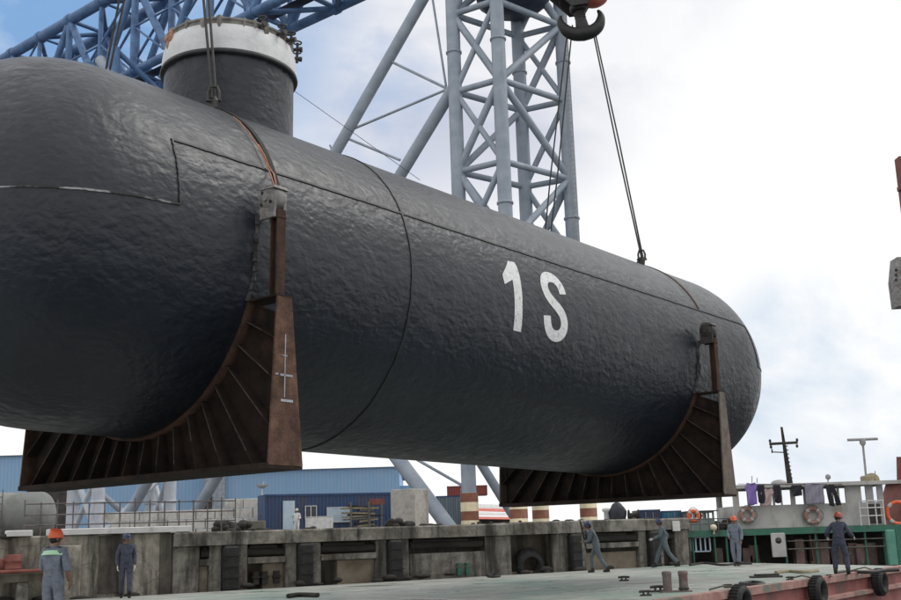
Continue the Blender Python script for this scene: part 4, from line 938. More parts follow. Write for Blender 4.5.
# ------------------------------------------------------------------ workboat
BD = 46.0
def B(x, y, D=BD): p = at(x, y, D); return p.x, p.z
bx0 = B(690, 531)[0]; bx1 = B(905, 531)[0]; bxs = (bx0+bx1)/2
boat = thing('workboat', 'green and white workboat with cabin, mast and lifebuoys moored beyond the barge', 'boat', (bxs, BD+2.5, -1.5))
def zz_(y, x=800): return B(x, y)[1]
zrail = zz_(530); zroof = zz_(484); zcab = zz_(526); zdeck = -.35
def wbox(x0, x1, z0, z1, y0, y1, mb=None): return (mb or MB()).box(x0, x1, y0, y1, z0, z1)
mb = MB(); pts = [(bx0-.6, BD+2.6), (bx0+.6, BD+.4), (bx0+3, BD), (bx1+2.5, BD), (bx1+3, BD+1), (bx1+3, BD+4.4), (bx1+2.5, BD+5.2), (bx0+3, BD+5.2), (bx0+.6, BD+4.8)]
n = len(pts); mb.add([(x*.98+bxs*.02, y, -1.5) for x, y in pts]+[(x, y, zdeck) for x, y in pts], [tuple(range(n, 2*n))]+[(i, (i+1) % n, (i+1) % n+n, i+n) for i in range(n)])
build('hull', mb, 'hullblack', boat, world=True)
build('deckhouse', wbox(bx0+.5, bx1+1, zdeck, zrail-.1, BD+2.2, BD+4.4), 'dark', boat, world=True)  # dark block, shade under the upper deck is put into its colour
mb = wbox(bx0-.05, bx1+1.5, zrail-.10, zrail+.06, BD+.2, BD+5)
wbox(bx0-.1, bx1+1.5, zrail-.16, zrail+.10, BD+.12, BD+.2, mb)
build('upper_deck', mb, 'green', boat, world=True)
for x in (694, 716, 728, 757, 787, 818, 846, 868): X = B(x, 540)[0]; build('stanchion', MB().tube((X, BD+.3, zdeck), (X, BD+.3, zrail-.1), .05, n=8), 'green', boat, world=True)
X0, X1 = B(887, 540)[0], B(897, 540)[0]
build('column', MB().bbox(X0, X1, BD+.05, BD+.5, zdeck, zrail-.1, .05), 'green_pale', boat, world=True)
build('side_panel', MB().box(X1+.02, X1+1.6, BD+.1, BD+.3, zdeck, zrail-.1), 'green', boat, world=True)
# cabin with real window openings
c0, c1 = B(733, 505, BD+.8)[0], B(884, 505, BD+.8)[0]; zs = zz_(504, 800); zt = zz_(487, 800); yF, yB = BD+.8, BD+3.8
mb = MB()
for y in (yF, yB): mb.box(c0, c1, y, y+.08, zcab-.05, zs)
mb.box(c0, c0+.08, yF+.08, yB, zcab, zs); mb.box(c1-.08, c1, yF+.08, yB, zcab, zs)
mb.box(c0, c1, yF, yF+.08, zt, zroof-.06); mb.box(c0, c1, yB, yB+.08, zt, zroof-.06)
for xa_, xb_ in ((733, 739), (747.5, 750), (760, 763), (773, 775), (781, 782.5), (791, 795.5), (804, 822), (832, 834), (838, 840), (846, 862), (866.5, 874), (878, 884)):
    for y in ((yF, yB) if xa_ in (733, 878) else (yF,)): mb.box(B(xa_, 500, yF)[0], B(xb_, 500, yF)[0], y, y+.08, zs, zt)
build('cabin_wall', mb, 'boat_white', boat, world=True)
mb = MB().box(c0-.3, c1+.7, yF-.45, yB+.4, zroof-.06, zroof+.03); mb.box(c0-.32, c1+.72, yF-.47, yF-.42, zroof-.10, zroof+.05)
build('roof', mb, 'boat_white', boat, world=True)
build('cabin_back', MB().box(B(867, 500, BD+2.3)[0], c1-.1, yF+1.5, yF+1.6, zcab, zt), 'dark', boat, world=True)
build('doorway', MB().box(B(866, 500, BD+.8)[0], B(879, 500, BD+.8)[0], yF-.03, yF-.005, zcab, zz_(506)), 'dark', boat, world=True)  # dark sheet on the wall, painted as the shade of an opening
mb = MB()
for y_ in (503, 510, 518): mb.tube((B(862, y_)[0], BD+.25, zz_(y_)), (B(886, y_)[0], BD+.25, zz_(y_)), .028, n=6)
for x_ in (862, 870, 878, 886): mb.tube((B(x_, 510)[0], BD+.25, zrail+.05), (B(x_, 510)[0], BD+.25, zz_(503)), .028, n=6)
build('handrail', mb, 'white', boat, world=True)
mb = MB()
for y_ in (516, 521): mb.tube((bx0+.1, BD+.25, zz_(y_)), (c0-.05, BD+.25, zz_(y_)), .02, n=6)
for k in range(6): X = bx0+.1+(c0-.15-bx0)*k/5; mb.tube((X, BD+.25, zrail), (X, BD+.25, zz_(516)), .02, n=6)
build('handrail', mb, 'rail_dark', boat, world=True)
# small aft wheelhouse left of the cabin
a0, a1 = B(700, 515)[0], B(722, 515)[0]
mb = MB().box(a0, a1, BD+1.4, BD+3, zrail+.06, zz_(515)).box(a0, a1, BD+1.4, BD+3, zz_(509.5), zz_(508)); 
for k in range(5): xx = a0+(a1-a0-.08)*k/4; mb.box(xx, xx+.08, BD+1.4, BD+1.48, zz_(515), zz_(509.5)); mb.box(xx, xx+.08, BD+2.9, BD+3, zz_(515), zz_(509.5))
ah = build('aft_cabin', mb, mat('grey_green_paint', (.20, .25, .24), (.29, .34, .33), rough=.6), boat, world=True)
build('roof', MB().box(a0-.15, a1+.15, BD+1.2, BD+3.2, zz_(508), zz_(507)), 'dark', ah, world=True)
mb = MB()
for k in range(9): mb.ellipsoid((B(722+k*2.2, 520)[0], BD+1.5, zrail+.15+.25*random.random()), (.14, .2, .22), 8, 6)
build('deck_gear', mb, 'timber', boat, world=True)
# window frames and door of the lower deck
mb = MB(); f0, f1, g0, g1 = B(693, 545)[0], B(712, 545)[0], zz_(551, 702), zz_(538, 702)
for k in range(5): xx = f0+(f1-f0)*k/4; mb.box(xx-.03, xx+.03, BD+.34, BD+.40, g0, g1)
mb.box(f0, f1, BD+.335, BD+.405, g0-.05, g0); mb.box(f0, f1, BD+.335, BD+.405, g1, g1+.05)
build('window_frame', mb, 'pane', boat, world=True)
d0, d1 = B(772, 545)[0], B(786.5, 545)[0]
dr = build('door', MB().bbox(d0, d1, BD+.05, BD+.12, zz_(557, 779), zz_(533, 779), .03), 'boat_white', boat, world=True)
pc = ((d0+d1)/2, BD+.045, zz_(540.5, 779)); build('porthole', MB().lathe([(.02, -.02), (.10, -.02), (.13, 0), (.02, .0)], pc, 18, 'Y'), 'glass', dr, world=True)
mb = MB()
for k in range(34):
    X = random.uniform(d1+.2, X0-.3); Y_ = BD+random.uniform(.35, 1.0); h_ = random.uniform(.2, 1.15)
    if k % 3: mb.bbox(X, X+random.uniform(.1, .45), Y_, Y_+.5, zdeck, zdeck+h_, .02)
    else: mb.tube((X, Y_, zdeck), (X+random.uniform(-.3, .3), Y_+.2, zdeck+h_+.2), .04, n=6)
build('stowed_gear', mb, 'mixed_gear', boat, world=True); mb = MB()
for k in range(9): X = random.uniform(B(716, 540)[0], d0-.2); mb.bbox(X, X+random.uniform(.1, .4), BD+.5, BD+1.2, zdeck, zdeck+random.uniform(.2, 1.0), .02)
build('stowed_gear', mb, 'mixed_gear', boat, world=True)
build('lower_rail', MB().tube((d1+.1, BD+.2, zz_(549)), (X0, BD+.2, zz_(549)), .03, n=6).tube((d1+.1, BD+.2, zz_(541)), (X0, BD+.2, zz_(541)), .025, n=6), 'reinf', boat, world=True)
# mast
m0, m1 = at(790, 484, BD+2), at(781.5, 427, BD+2); mb = MB().tube(m0, m1, .13, .05, n=10); ms = build('mast', mb, 'timber', boat, world=True)
q = at(783.5, 443, BD+2); mb = MB().tube(at(769.5, 444, BD+2), at(797.5, 442.5, BD+2), .06, n=8)
for x_, y_ in ((770, 441), (797, 440), (797, 446), (771, 447)): mb.ellipsoid(tuple(at(x_, y_, BD+2)), (.06, .06, .08), 8, 6)
build('crosstree', mb, 'timber', ms, world=True)
mb = MB().tube(at(772, 452, BD+2), at(786, 452.5, BD+2), .025, n=6).tube(at(772, 449, BD+2), at(772, 453, BD+2), .03, n=6)
for k in range(9): y_ = 446+k*4; mb.tube(at(785.5+.148*(y_-446)-2, y_, BD+1.9), at(785.5+.148*(y_-446)+2.2, y_, BD+1.9), .025, n=5)
build('mast_steps', mb, 'timber', ms, world=True)
r0, r1 = at(866.5, 481, BD+1.5), at(863, 446, BD+1.5); mb = MB().tube(r0, r1, .05, n=8).lathe([(.06, 0), (.13, .1), (.13, .3), (.08, .33)], r1, 12); rd = build('radar_post', mb, 'pipe', boat, world=True)
build('radar_scanner', MB().tube(at(847.5, 440, BD+1.5), at(877.5, 438.8, BD+1.5), .06, n=8), 'pipe', rd, world=True)
mb = MB().ellipsoid(tuple(at(872, 480, BD+1.5)), (.32, .3, .3), 12, 8).bbox(at(874, 480, BD).x, at(883, 480, BD).x, BD+1, BD+1.6, zroof+.03, zroof+.3, .05)
build('roof_locker', mb, 'sand', boat, world=True)
mb = MB().tube(at(828, 483, BD+1), at(828, 478, BD+1), .025, n=6).ellipsoid(tuple(at(828, 477, BD+1)), (.12, .12, .12), 10, 8); build('lamp', mb, 'pipe', boat, world=True)
mb = MB()
for x_, h_ in ((752, 7), (757, 5), (875, 12)): mb.tube(at(x_, 483, BD+1.4), at(x_, 483-h_, BD+1.4), .015, n=5)
build('antenna', mb, 'dark', boat, world=True)
build('hatch', MB().ellipsoid(tuple(at(779, 483.5, BD+1.5)), (.35, .3, .16), 12, 8), 'pipe', boat, world=True)
# lifebuoys
def lifebuoy(x, y, D, lab, R=.25, m='orange', bm_='boat_white'):
    p = at(x, y, D); t = thing('lifebuoy', lab, 'lifebuoy', tuple(p), 'orange lifebuoys')
    build('ring', MB().torus((0, 0, 0), R, .085, 'Y', 28, 10), m, t)
    for k in range(4): a = math.pi/4+k*math.pi/2; build('band', MB().torus((0, 0, 0), R, .095, 'Y', 5, 10, a-.18, a+.18), bm_, t)
    build('grab_line', MB().path([(1.0*(R+.12+.03*math.cos(4*q/24*2*math.pi))*math.cos(q/24*2*math.pi), -.02, (R+.12+.03*math.cos(4*q/24*2*math.pi))*math.sin(q/24*2*math.pi)) for q in range(25)], .014, 5), 'reinf', t)
fo = mat('faded_orange', (.30, .15, .13), (.42, .27, .24), scale=5, rough=.7)
lifebuoy(747.5, 515, BD+.62, 'faded orange lifebuoy on the cabin below the purple shirt', m=fo)
lifebuoy(813, 515.5, BD+.62, 'faded orange lifebuoy on the cabin below the striped laundry', R=.29, m=fo)
lifebuoy(693.5, 516, BD+.5, 'orange lifebuoy on the boat rail left of the aft cabin', R=.2)
# laundry
def laundry(x0, x1, y0, y1, m, lab, sh=0, kind='shirt', name='hanging_shirt'):
    a = at((x0+x1)/2, y0, BD+.3); w = abs(at(x1, y0, BD+.3).x-at(x0, y0, BD+.3).x)/2; h = a.z-at((x0+x1)/2, y1, BD+.3).z
    mb = MB(); NR, NC = 14, 12; vs = []
    def half(q):          # half width of the garment at depth q (0 top .. 1 hem)
        if kind == 'shirt': return .58+.42*min(1, q/.28) if q < .32 else (.66 if q > .42 else .66+.34*(.42-q)/.10)
        if kind == 'trousers': return .72+.2*q
        return 1-.05*q
    for r in range(NR+1):
        q = r/NR
        for c in range(NC+1):
            x = -1+2*c/NC; zq = -q*(1+.03*math.sin(3.3*x+w*9)) - (.05*(1-abs(x)) if kind == 'shirt' and r == 0 else 0)
            X = x*half(q)*w+sh*-q*h
            vs.append((X, .04*q*math.sin(X*24+3*q)+.02*math.sin(q*9+x*4), zq*h))
    fs = [(r*(NC+1)+c, r*(NC+1)+c+1, (r+1)*(NC+1)+c+1, (r+1)*(NC+1)+c) for r in range(NR) for c in range(NC) if not (kind == 'trousers' and r > 4 and c in (5, 6))]
    mb.add(vs, fs, True); o = build(name, mb, m)
    sm = o.modifiers.new('cloth_thickness', 'SOLIDIFY'); sm.thickness = .012
    o.location = a; tag(o, lab, 'laundry', 'laundry hung along the cabin')
laundry(744, 758, 482.5, 505, 'purple', 'purple shirt hung at the left end of the cabin windows')
laundry(756.5, 764, 485, 503, 'blackcloth', 'black cloth hung right of the purple shirt', kind='cloth', name='hanging_cloth')
laundry(761, 775, 488.5, 506, 'pink', 'dusty pink shirt hung between black cloths on the cabin', .18)
laundry(773, 780, 485, 503, 'blackcloth', 'narrow black cloth hung right of the pink shirt', kind='cloth', name='hanging_cloth')
laundry(789, 804, 485, 496, 'blackcloth', 'short black shirt hung left of the striped cloth', kind='shirt')
laundry(804, 823, 483, 504, 'lav', 'wide grey lavender striped cloth hung over the cabin windows', kind='cloth', name='hanging_cloth')
laundry(823, 836, 485, 506, 'blackcloth', 'black trousers hung right of the striped cloth', -.2, kind='trousers', name='hanging_trousers')
ln = MB().tube(at(738, 484, BD+.3), at(842, 484.5, BD+.3), .012, n=5); tag(build('clothes_line', ln, 'wire', world=True), 'thin clothes line under the cabin roof carrying the laundry', 'clothes line')
# red funnel of the next boat at the right edge, lifebuoy on it
fb = thing('tugboat', 'dark red superstructure of a second boat cut by the right edge', 'boat', (at(900, 520, 50).x+1.0, 50, -1.5))
p = at(897, 520, 50)
build('house', MB().hexa([(p.x-.4, 49.6, zrail-.2), (p.x+4, 49.6, zrail-.2), (p.x+4, 52, zrail-.2), (p.x-.4, 52, zrail-.2), (p.x+.45, 49.6, at(900, 482, 50).z), (p.x+4, 49.6, at(900, 482, 50).z), (p.x+4, 52, at(900, 482, 50).z), (p.x+.45, 52, at(900, 482, 50).z)]), 'brown_red', fb, world=True)
build('hull', MB().box(p.x-.6, p.x+8, 49, 53, -1.5, zrail-.2), 'hullblack', fb, world=True)
build('canopy', MB().box(at(895, 481, 50).x, p.x+4, 49.3, 52.3, at(897, 482, 50).z, at(897, 480.5, 50).z), 'dark', fb, world=True)
build('mast', MB().tube(at(899.5, 481, 50), at(899, 457, 50), .12, n=8), 'brown_red', fb, world=True)
lifebuoy(898, 513, 46.4, 'bright orange lifebuoy at the right edge of the picture', R=.45)
# hanging block at the right edge
hb = thing('lifting_block', 'rusty lifting block with bolted cheek hanging at the right edge', 'lifting block', tuple(at(899, 306, 36)))
a_, b_ = at(892, 280, 36), at(899, 306, 36); tp = at(897, 257, 36)
mb = MB().hexa([(b_.x-.02, 36, b_.z), (b_.x+1.0, 35.9, b_.z), (b_.x+1, 36.5, b_.z), (b_.x-.02, 36.6, b_.z), (a_.x+.1, 35.9, a_.z), (b_.x+1, 35.9, a_.z), (b_.x+1, 36.5, a_.z), (a_.x+.1, 36.6, a_.z)])
mb.hexa([(a_.x+.1, 35.9, a_.z+.003), (b_.x+1, 35.9, a_.z+.003), (b_.x+1, 36.5, a_.z+.003), (a_.x+.1, 36.6, a_.z+.003), (tp.x, 36, tp.z), (b_.x+1, 36, tp.z), (b_.x+1, 36.5, tp.z), (tp.x, 36.6, tp.z)])
build('cheek', mb, 'lug', hb, world=True)
mb = MB()
for y_ in (270, 275, 280): mb.tube(at(896, y_, 35.7), at(896, y_, 36.1), .05, n=8)
build('bolt', mb, 'lug_dark', hb, world=True)
t0_, t1_ = at(899.5, 157, 36), at(899.5, 226, 36); mb = MB().box(t0_.x-.06, t0_.x+.5, 35.9, 36.3, t1_.z, t0_.z); mb.box(t0_.x-.14, t0_.x, 35.95, 36.2, at(899, 190, 36).z, at(899, 186, 36).z)
build('link_bar', mb, 'brown_red', hb, world=True)
build('hanger_rope', MB().tube((t0_.x+.25, 36.1, t1_.z), (t0_.x+.25, 36.1, a_.z), .05, n=8).tube((t0_.x+.45, 36.1, t0_.z-.1), (t0_.x+3.2, 36.1, t0_.z+40), .04, n=8), 'wire', hb, world=True)

# ------------------------------------------------------------------ people
def skinned(nodes, edges, subdiv=2):
    """nodes: [(point, radius)], node 0 is the root -> (verts, faces) of one continuous skin"""
    me = bpy.data.meshes.new('tmp'); me.from_pydata([tuple(p) for p, r in nodes], edges, []); o = bpy.data.objects.new('tmp', me); COL.objects.link(o)
    md = o.modifiers.new('skin', 'SKIN'); md.use_smooth_shade = True
    for i, (p, r) in enumerate(nodes):
        sv = me.skin_vertices[0].data[i]; rr = r if isinstance(r, tuple) else (r, r); sv.radius = rr; sv.use_root = (i == 0)
    sb = o.modifiers.new('sub', 'SUBSURF'); sb.levels = subdiv; sb.render_levels = subdiv
    dg = bpy.context.evaluated_depsgraph_get(); dg.update(); ev = o.evaluated_get(dg); m2 = bpy.data.meshes.new_from_object(ev)
    vs = [tuple(v.co) for v in m2.vertices]; fs = [tuple(p.vertices) for p in m2.polygons]
    bpy.data.objects.remove(o); bpy.data.meshes.remove(me); bpy.data.meshes.remove(m2)
    return vs, fs
def person(label, loc, rz, cloth, helm, J=None, sleeve=.95, yoke=False, gloves=(), lean=0.0, turn=0.0, nod=0.0, scale=1.0, hi_detail=False, twist=0):
    j = dict(pelvis=(0, 0, .95), belly=(0, .0, 1.09), chest=(0, .0, 1.29), collar=(0, -.01, 1.44), neck=(0, .0, 1.51), head=(0, .02, 1.63))
    for s, c in ((1, 'r'), (-1, 'l')):
        j.update({'shoulder_'+c: (s*.175, -.01, 1.42), 'elbow_'+c: (s*.235, -.04, 1.13), 'wrist_'+c: (s*.235, .06, .89), 'hip_'+c: (s*.095, 0, .90), 'knee_'+c: (s*.11, .03, .50), 'ankle_'+c: (s*.12, -.02, .09)})
    if J: j.update(J)
    j = {k: Vector(v) for k, v in j.items()}
    if lean:
        m = Matrix.Rotation(-lean, 3, 'X'); pv = j['pelvis'].copy()
        for k in j:
            if not k.startswith(('hip', 'knee', 'ankle', 'pelvis')) and not (J and k in J): j[k] = pv+m @ (j[k]-pv)
    root = thing('person', label, 'person', loc, None)
    def limb(keys, radii, n0, nodes, edges, parent):
        pi = parent
        for k, r in zip(keys, radii):
            nodes.append((j[k] if isinstance(k, str) else k, r)); edges.append((pi, len(nodes)-1)); pi = len(nodes)-1
        return pi
    def figure(d, arms_to, legs_to, headneck):
        nodes = [(j['pelvis'], .125+d)]; edges = []
        nodes += [(j['belly'], .118+d), (j['chest'], .138+d), (j['collar'], .085+d)]; edges += [(0, 1), (1, 2), (2, 3)]
        if headneck: limb(['neck', 'head'], [.052, .07], 0, nodes, edges, 3)
        for c in 'rl':
            sh, el, wr = j['shoulder_'+c], j['elbow_'+c], j['wrist_'+c]
            end = el.lerp(wr, arms_to); mid = sh.lerp(el, .5)
            limb([sh, mid, el]+([el.lerp(wr, .5)] if arms_to > .6 else [])+[end], [.062+d, .052+d, .044+d]+([.040+d] if arms_to > .6 else [])+[.031+d*1.2], 0, nodes, edges, 2)
            hp_, kn, an = j['hip_'+c], j['knee_'+c], j['ankle_'+c]
            end = kn.lerp(an, legs_to)
            limb([hp_, hp_.lerp(kn, .5), kn, kn.lerp(an, .4), end], [.092+d, .078+d, .056+d, .054+d, .040+d*1.4], 0, nodes, edges, 0)
        return skinned(nodes, edges)
    vs, fs = figure(0, 1.0, 1.0, True)
    mb = MB().add(vs, fs, True)
    # head with chin, nose, ears; hands with five fingers
    hd = j['head']; up = (j['head']-j['neck']).normalized()
    hm = Matrix.Rotation(turn, 3, 'Z') @ Matrix.Rotation(-lean*.5-nod, 3, 'X')
    def H(x, y, z): return hd+hm @ Vector((x, y, z))
    base = len(mb.v); mb.ellipsoid((0, 0, 0), (.076, .097, .118), 18, 14, lambda x, y, z: (x*(1-.22*max(0, -z)), y*(1-.12*max(0, -z))+.12*max(0, -z)*(y > 0), z))
    mb.v[base:] = [tuple(H(*v)) for v in mb.v[base:]]
    base = len(mb.v)
    mb.ellipsoid((0, .102, -.012), (.014, .022, .026), 8, 6); mb.ellipsoid((0, .092, -.055), (.024, .012, .007), 8, 5)
    for s in (1, -1): mb.ellipsoid((s*.078, -.005, -.005), (.012, .024, .034), 8, 6); mb.ellipsoid((s*.03, .086, .014), (.016, .010, .008), 8, 5)
    mb.v[base:] = [tuple(H(*v)) for v in mb.v[base:]]
    gl = {}
    for s, c in ((1, 'r'), (-1, 'l')):
        wr, el = j['wrist_'+c], j['elbow_'+c]; d = (wr-el).normalized(); side = Vector((0, 1, 0))-d*d.y
        side = side.normalized() if side.length > .1 else Vector((1, 0, 0)); nrm = d.cross(side)
        tgt = MB() if c in gloves else mb
        pal = wr+d*.05
        tgt.ellipsoid((0, 0, 0), (1, 1, 1), 10, 8); k = len(tgt.v)-11*10-0
        n_ = 10*9; b0 = len(tgt.v)-n_
        tgt.v[b0:] = [tuple(pal+side*(v[0]*.042)+nrm*(v[1]*.018)+d*(v[2]*.055)) for v in tgt.v[b0:]]
        for f, (off, ln) in enumerate(((-.032, .068), (-.011, .078), (.011, .082), (.030, .072))):
            p0 = pal+side*off+d*.035; bend = nrm*(-s)
            tgt.path([p0, p0+d*ln*.45+bend*.006, p0+d*ln*.75+bend*.022, p0+d*ln*.92+bend*.040], .009, 7, radii=[.0095, .009, .0085, .006])
        p0 = pal+side*.036-d*.015
        tgt.path([p0, p0+side*.022+d*.025, p0+side*.026+d*.052, p0+side*.022+d*.07], .01, 7, radii=[.013, .011, .010, .007])
        if c in gloves: gl[c] = tgt
    body = build('body', mb, 'skin', root)
    vs, fs = figure(.024, sleeve, .95, False)
    cv = build('coverall', MB().add(vs, fs, True), cloth, root)
    cl = MB(); cn = j['collar'].lerp(j['neck'], .45); ax = (j['neck']-j['collar']).normalized()
    cl.path([cn-ax*.05, cn, cn+ax*.03], .08, 14, radii=[.10, .075, .068]); build('collar', cl, cloth, cv)
    bl = MB(); bl.path([j['belly'].lerp(j['pelvis'], .55)-ax*.025, j['belly'].lerp(j['pelvis'], .55)+ax*.02], .15, 16, radii=[.146, .146]); build('belt', bl, cloth, cv)
    for c in gl: build('glove', gl[c], 'glove', root)
    for s, c in ((1, 'r'), (-1, 'l')):
        an, kn = j['ankle_'+c], j['knee_'+c]; fw = Vector((0, 1, 0)); tilt = (an-kn).normalized(); fwd = (fw-tilt*fw.dot(tilt)).normalized()
        if abs(an.z-.09) < .04: fwd = fw; 
        b = MB(); b.path([an+Vector((0, 0, .10)), an+Vector((0, -.01, .02)), an-fwd*.04+Vector((0, 0, -.045)), an+fwd*.06+Vector((0, 0, -.045)), an+fwd*.16+Vector((0, 0, -.055))], .05, 10, radii=[.058, .056, .05, .048, .036])
        build('boot', b, 'boot', root)
    hb_ = MB(); n0 = len(hb_.v)
    hb_.ellipsoid((0, -.012, .005), (.083, .100, .105), 18, 12, lambda x, y, z: (x, y, z if z > -.55 or y < .2 else -.3))
    hb_.v = [tuple(H(v[0], min(v[1], .055) if v[2] < .03 else v[1], v[2])) for v in hb_.v]; build('hair', hb_, 'hair', root)
    he = MB(); n = 28
    prof = [(.002, .152), (.04, .149), (.075, .136), (.098, .112), (.111, .080), (.116, .045), (.117, .02)]
    vs = []
    for r, h in prof:
        for i in range(n): t = 2*math.pi*i/n; vs.append(H(r*math.cos(t)*.95, r*math.sin(t)*1.12, h+.008))
    for k, rr in ((0, .119), (1, .122)):
        for i in range(n):
            t = 2*math.pi*i/n; ext = .042*max(0, math.sin(t))**3 if k else .0; vs.append(H(rr*math.cos(t)*.95, rr*math.sin(t)*1.1+ext, .022-.008*k-.010*max(0, math.sin(t))*k))
    K_ = len(prof)+2
    he.add(vs, [(i*n+q, i*n+(q+1) % n, (i+1)*n+(q+1) % n, (i+1)*n+q) for i in range(K_-1) for q in range(n)], True)
    r0_ = [H(0, -.10, .155), H(0, 0, .166), H(0, .09, .150)]; he.path(r0_, .012, 6)
    for s in (-1, 1): he.path([H(s*.028, -.10, .148), H(s*.028, 0, .160), H(s*.028, .09, .145)], .008, 6)
    build('helmet', he, helm, root)
    if yoke:
        yk = MB(); a, b = j['shoulder_l'], j['shoulder_r']; yy = j['chest'].y
        for sg in (-1, 1):
            rows = []
            for q in range(13):
                t = -1+2*q/12; x = t*.19; rr = .178-.06*t*t
                rows.append((Vector((x, yy+sg*(rr-.02), 1.365-.012*t*t)), Vector((x, yy+sg*(rr-.05), 1.44-.018*t*t))))
            vs = [p for r in rows for p in r]
            yk.add(vs, [(2*i, 2*i+1, 2*i+3, 2*i+2) for i in range(12)], True)
        build('reflective_yoke', yk, 'yoke', cv)
    root.rotation_euler.z = rz; root.scale = (scale,)*3
    return root
# near worker, back to us
g = gnd(51, 637)
person('worker in grey coverall with lime shoulder band and orange helmet, seen from behind', g, R_(-8), 'cover_grey', 'orange', J=dict(elbow_r=(.25, -.02, 1.13), wrist_r=(.235, .11, .90), ankle_l=(-.13, 0, .09), ankle_r=(.11, .03, .09), elbow_l=(-.24, .05, 1.15), wrist_l=(-.17, .20, .98)), sleeve=.25, yoke=True, turn=R_(-35))
g = gnd(125, 598)
person('worker in navy coverall and navy helmet standing before the stained wall', g, R_(-160), 'cover_navy', 'navy_helm', J=dict(knee_l=(-.1, .10, .50), ankle_l=(-.1, .18, .09), ankle_r=(.1, -.14, .09)), gloves=('l', 'r'), turn=R_(20))
g = gnd(598, 572.5)
person('worker in dark grey bending forward mid stride, holding a bar up at left', g, R_(75), 'cover_teal', 'navy_helm',
       J=dict(knee_r=(.1, .22, .52), ankle_r=(.1, .20, .09), knee_l=(-.1, -.10, .50), ankle_l=(-.1, -.36, .10), elbow_r=(.2, .30, 1.25), wrist_r=(.16, .42, 1.48), elbow_l=(-.2, .22, 1.08), wrist_l=(-.12, .42, 1.05)), lean=R_(20), nod=R_(10))
pb = Vector((g.x, g.y, 0)); tag(build('bar', MB().tube(pb+Vector((-.52, .05, 1.78)), pb+Vector((-.36, .12, .9)), .03, n=8), 'timber', world=True), 'dark bar held up by the bending worker', 'bar')
g = gnd(666, 567.5)
person('worker in grey striding left along the deck edge with navy helmet', g, R_(80), 'cover_teal', 'navy_helm',
       J=dict(knee_r=(.1, .24, .52), ankle_r=(.1, .38, .10), knee_l=(-.1, -.14, .52), ankle_l=(-.1, -.46, .12), elbow_l=(-.22, .12, 1.16), wrist_l=(-.16, .40, 1.05), elbow_r=(.22, -.14, 1.15), wrist_r=(.22, -.02, .92)), lean=R_(10), gloves=('l',))
g = gnd(737.5, 566)
person('worker in grey coverall and orange helmet standing upright before the green boat', g, R_(150), 'cover_grey', 'orange', J=dict(ankle_l=(-.08, .05, .09), ankle_r=(.07, -.05, .09), wrist_r=(.16, .22, 1.02), elbow_r=(.23, .02, 1.14)), turn=R_(15))
g = gnd(842, 574.5)
person('worker in navy coverall and red helmet with white gloves, arms out', g, R_(-30), 'cover_navy', 'red_helm',
       J=dict(elbow_l=(-.33, .08, 1.16), wrist_l=(-.36, .26, 1.06), elbow_r=(.32, .10, 1.12), wrist_r=(.36, .30, 1.04), knee_l=(-.16, .1, .5), ankle_l=(-.18, .08, .09), knee_r=(.16, .08, .5), ankle_r=(.2, -.08, .09)), lean=R_(20), gloves=('l', 'r'), turn=R_(-25))
build('cream_blob', MB().lathe([(.04, -.25), (.04, -.1), (.12, -.08), (.15, .02), (.11, .12), (.02, .15)], tuple(at(713.5, 528, BD)), 14), 'ball_white', boat, world=True)  # cream round shape at the rail, gives no light
g = at(297, 527, 77)
person('worker in white shirt beside the door of the blue container', (g.x, g.y, QZ), R_(160), 'white', 'ball_white', J=dict(wrist_l=(-.3, .3, 1.1)))

# ------------------------------------------------------------------ daylight
w = bpy.data.worlds.new('World'); scene.world = w; w.use_nodes = True
nt = w.node_tree; N, L = nt.nodes, nt.links; bg = N['Background']; bg.inputs['Strength'].default_value = .1
SUN_EL, SUN_AZ = R_(52), R_(70)            # azimuth clockwise from +Y
sky = N.new('ShaderNodeTexSky'); sky.sky_type = 'NISHITA'; sky.sun_disc = False; sky.sun_elevation = SUN_EL; sky.sun_rotation = SUN_AZ
tc = N.new('ShaderNodeTexCoord')
def wnoise(sc, det, st=(1, 1, 1), loc=(0, 0, 0), dist=.3):
    mp = N.new('ShaderNodeMapping'); mp.inputs['Scale'].default_value = st; mp.inputs['Location'].default_value = loc; L.new(tc.outputs['Generated'], mp.inputs['Vector'])
    n = N.new('ShaderNodeTexNoise'); n.inputs['Scale'].default_value = sc; n.inputs['Detail'].default_value = det; n.inputs['Roughness'].default_value = .55; n.inputs['Distortion'].default_value = dist
    L.new(mp.outputs['Vector'], n.inputs['Vector']); return n.outputs['Fac']
def wramp(f, a, b, lo, hi):
    r = N.new('ShaderNodeValToRGB'); e = r.color_ramp.elements; e[0].position = lo; e[1].position = hi; e[0].color = (*a, 1); e[1].color = (*b, 1); L.new(f, r.inputs['Fac']); return r.outputs['Color']
def wmix(f, a, b):
    m = N.new('ShaderNodeMix'); m.data_type = 'RGBA'; m.clamp_result = False; L.new(f, m.inputs['Factor'])
    for k, v in (('A', a), ('B', b)):
        if isinstance(v, tuple): m.inputs[k].default_value = (*v, 1)
        else: L.new(v, m.inputs[k])
    return m.outputs['Result']
def toward(d, lo, hi):                      # 1 near direction d, 0 away
    v = N.new('ShaderNodeVectorMath'); v.operation = 'DOT_PRODUCT'; L.new(tc.outputs['Generated'], v.inputs[0]); v.inputs[1].default_value = Vector(d).normalized()
    r = N.new('ShaderNodeMapRange'); r.interpolation_type = 'SMOOTHSTEP'; r.inputs[1].default_value = lo; r.inputs[2].default_value = hi; L.new(v.outputs['Value'], r.inputs[0]); return r.outputs[0]
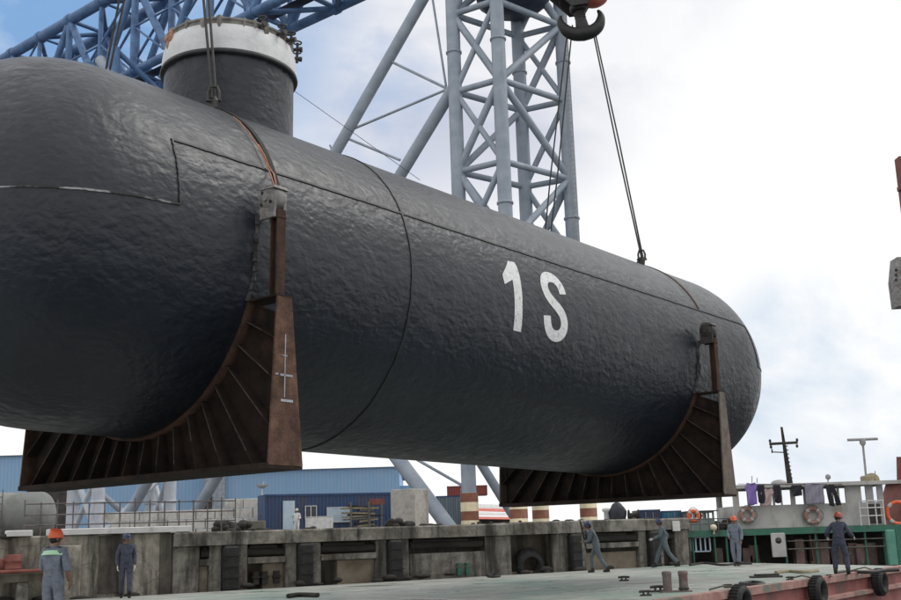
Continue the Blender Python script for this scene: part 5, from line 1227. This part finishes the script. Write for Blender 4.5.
def wmath(op, a, b):
    m = N.new('ShaderNodeMath'); m.operation = op
    for i, v in enumerate((a, b)):
        if isinstance(v, (int, float)): m.inputs[i].default_value = v
        else: L.new(v, m.inputs[i])
    return m.outputs[0]
def dirpx(x, y): return tuple(cf+cx*((x-450.5)/F_PX)-cu*((y-300)/F_PX))
n1 = wnoise(3.2, 7, (1, 1, 1.6)); n2 = wnoise(6.5, 7, (1, 1, 1.5), (3, 1, 2))
# cloud tone: white with lavender-grey bellies, mostly in the middle of the sky
grey = wmath('MULTIPLY', toward(dirpx(450, -60), .958, .990), wramp(n1, (.25, .25, .25), (1, 1, 1), .40, .60))
cloud = wmix(grey, (10.4, 10.4, 10.4), (6.0, 6.3, 7.4))
low = wmath('MULTIPLY', toward(dirpx(830, 400), .990, .9985), wramp(n2, (.1, .1, .1), (1, 1, 1), .36, .56))
cloud = wmix(low, cloud, (6.6, 7.6, 8.8))
# clear blue gap at upper left
gap = wmath('MULTIPLY', toward(dirpx(-10, -30), .940, .986), wramp(n2, (.6, .6, .6), (1, 1, 1), .38, .54))
bits = wmath('MULTIPLY', toward((-.13, .89, .40), .985, .999), wramp(n2, (0, 0, 0), (.4, .4, .4), .5, .62))
gap = wmath('MAXIMUM', gap, bits)
blue = wmix(wramp(n1, (.55, .55, .55), (.85, .85, .85), .3, .7), sky.outputs['Color'], (2.7, 5.0, 8.6))
L.new(wmix(gap, cloud, blue), bg.inputs['Color'])
sun = bpy.data.lights.new('sun', 'SUN'); so = bpy.data.objects.new('sun', sun); COL.objects.link(so)
sun.energy = 1.1; sun.angle = R_(26); sun.color = (1, .96, .90)
sd = Vector((math.sin(SUN_AZ)*math.cos(SUN_EL), math.cos(SUN_AZ)*math.cos(SUN_EL), math.sin(SUN_EL)))
so.rotation_euler = sd.to_track_quat('Z', 'Y').to_euler(); so.location = (0, 0, 60)
scene.render.engine = 'CYCLES'
scene.view_settings.view_transform = 'Standard'; scene.view_settings.look = 'None'; scene.view_settings.exposure = 0; scene.view_settings.gamma = 1
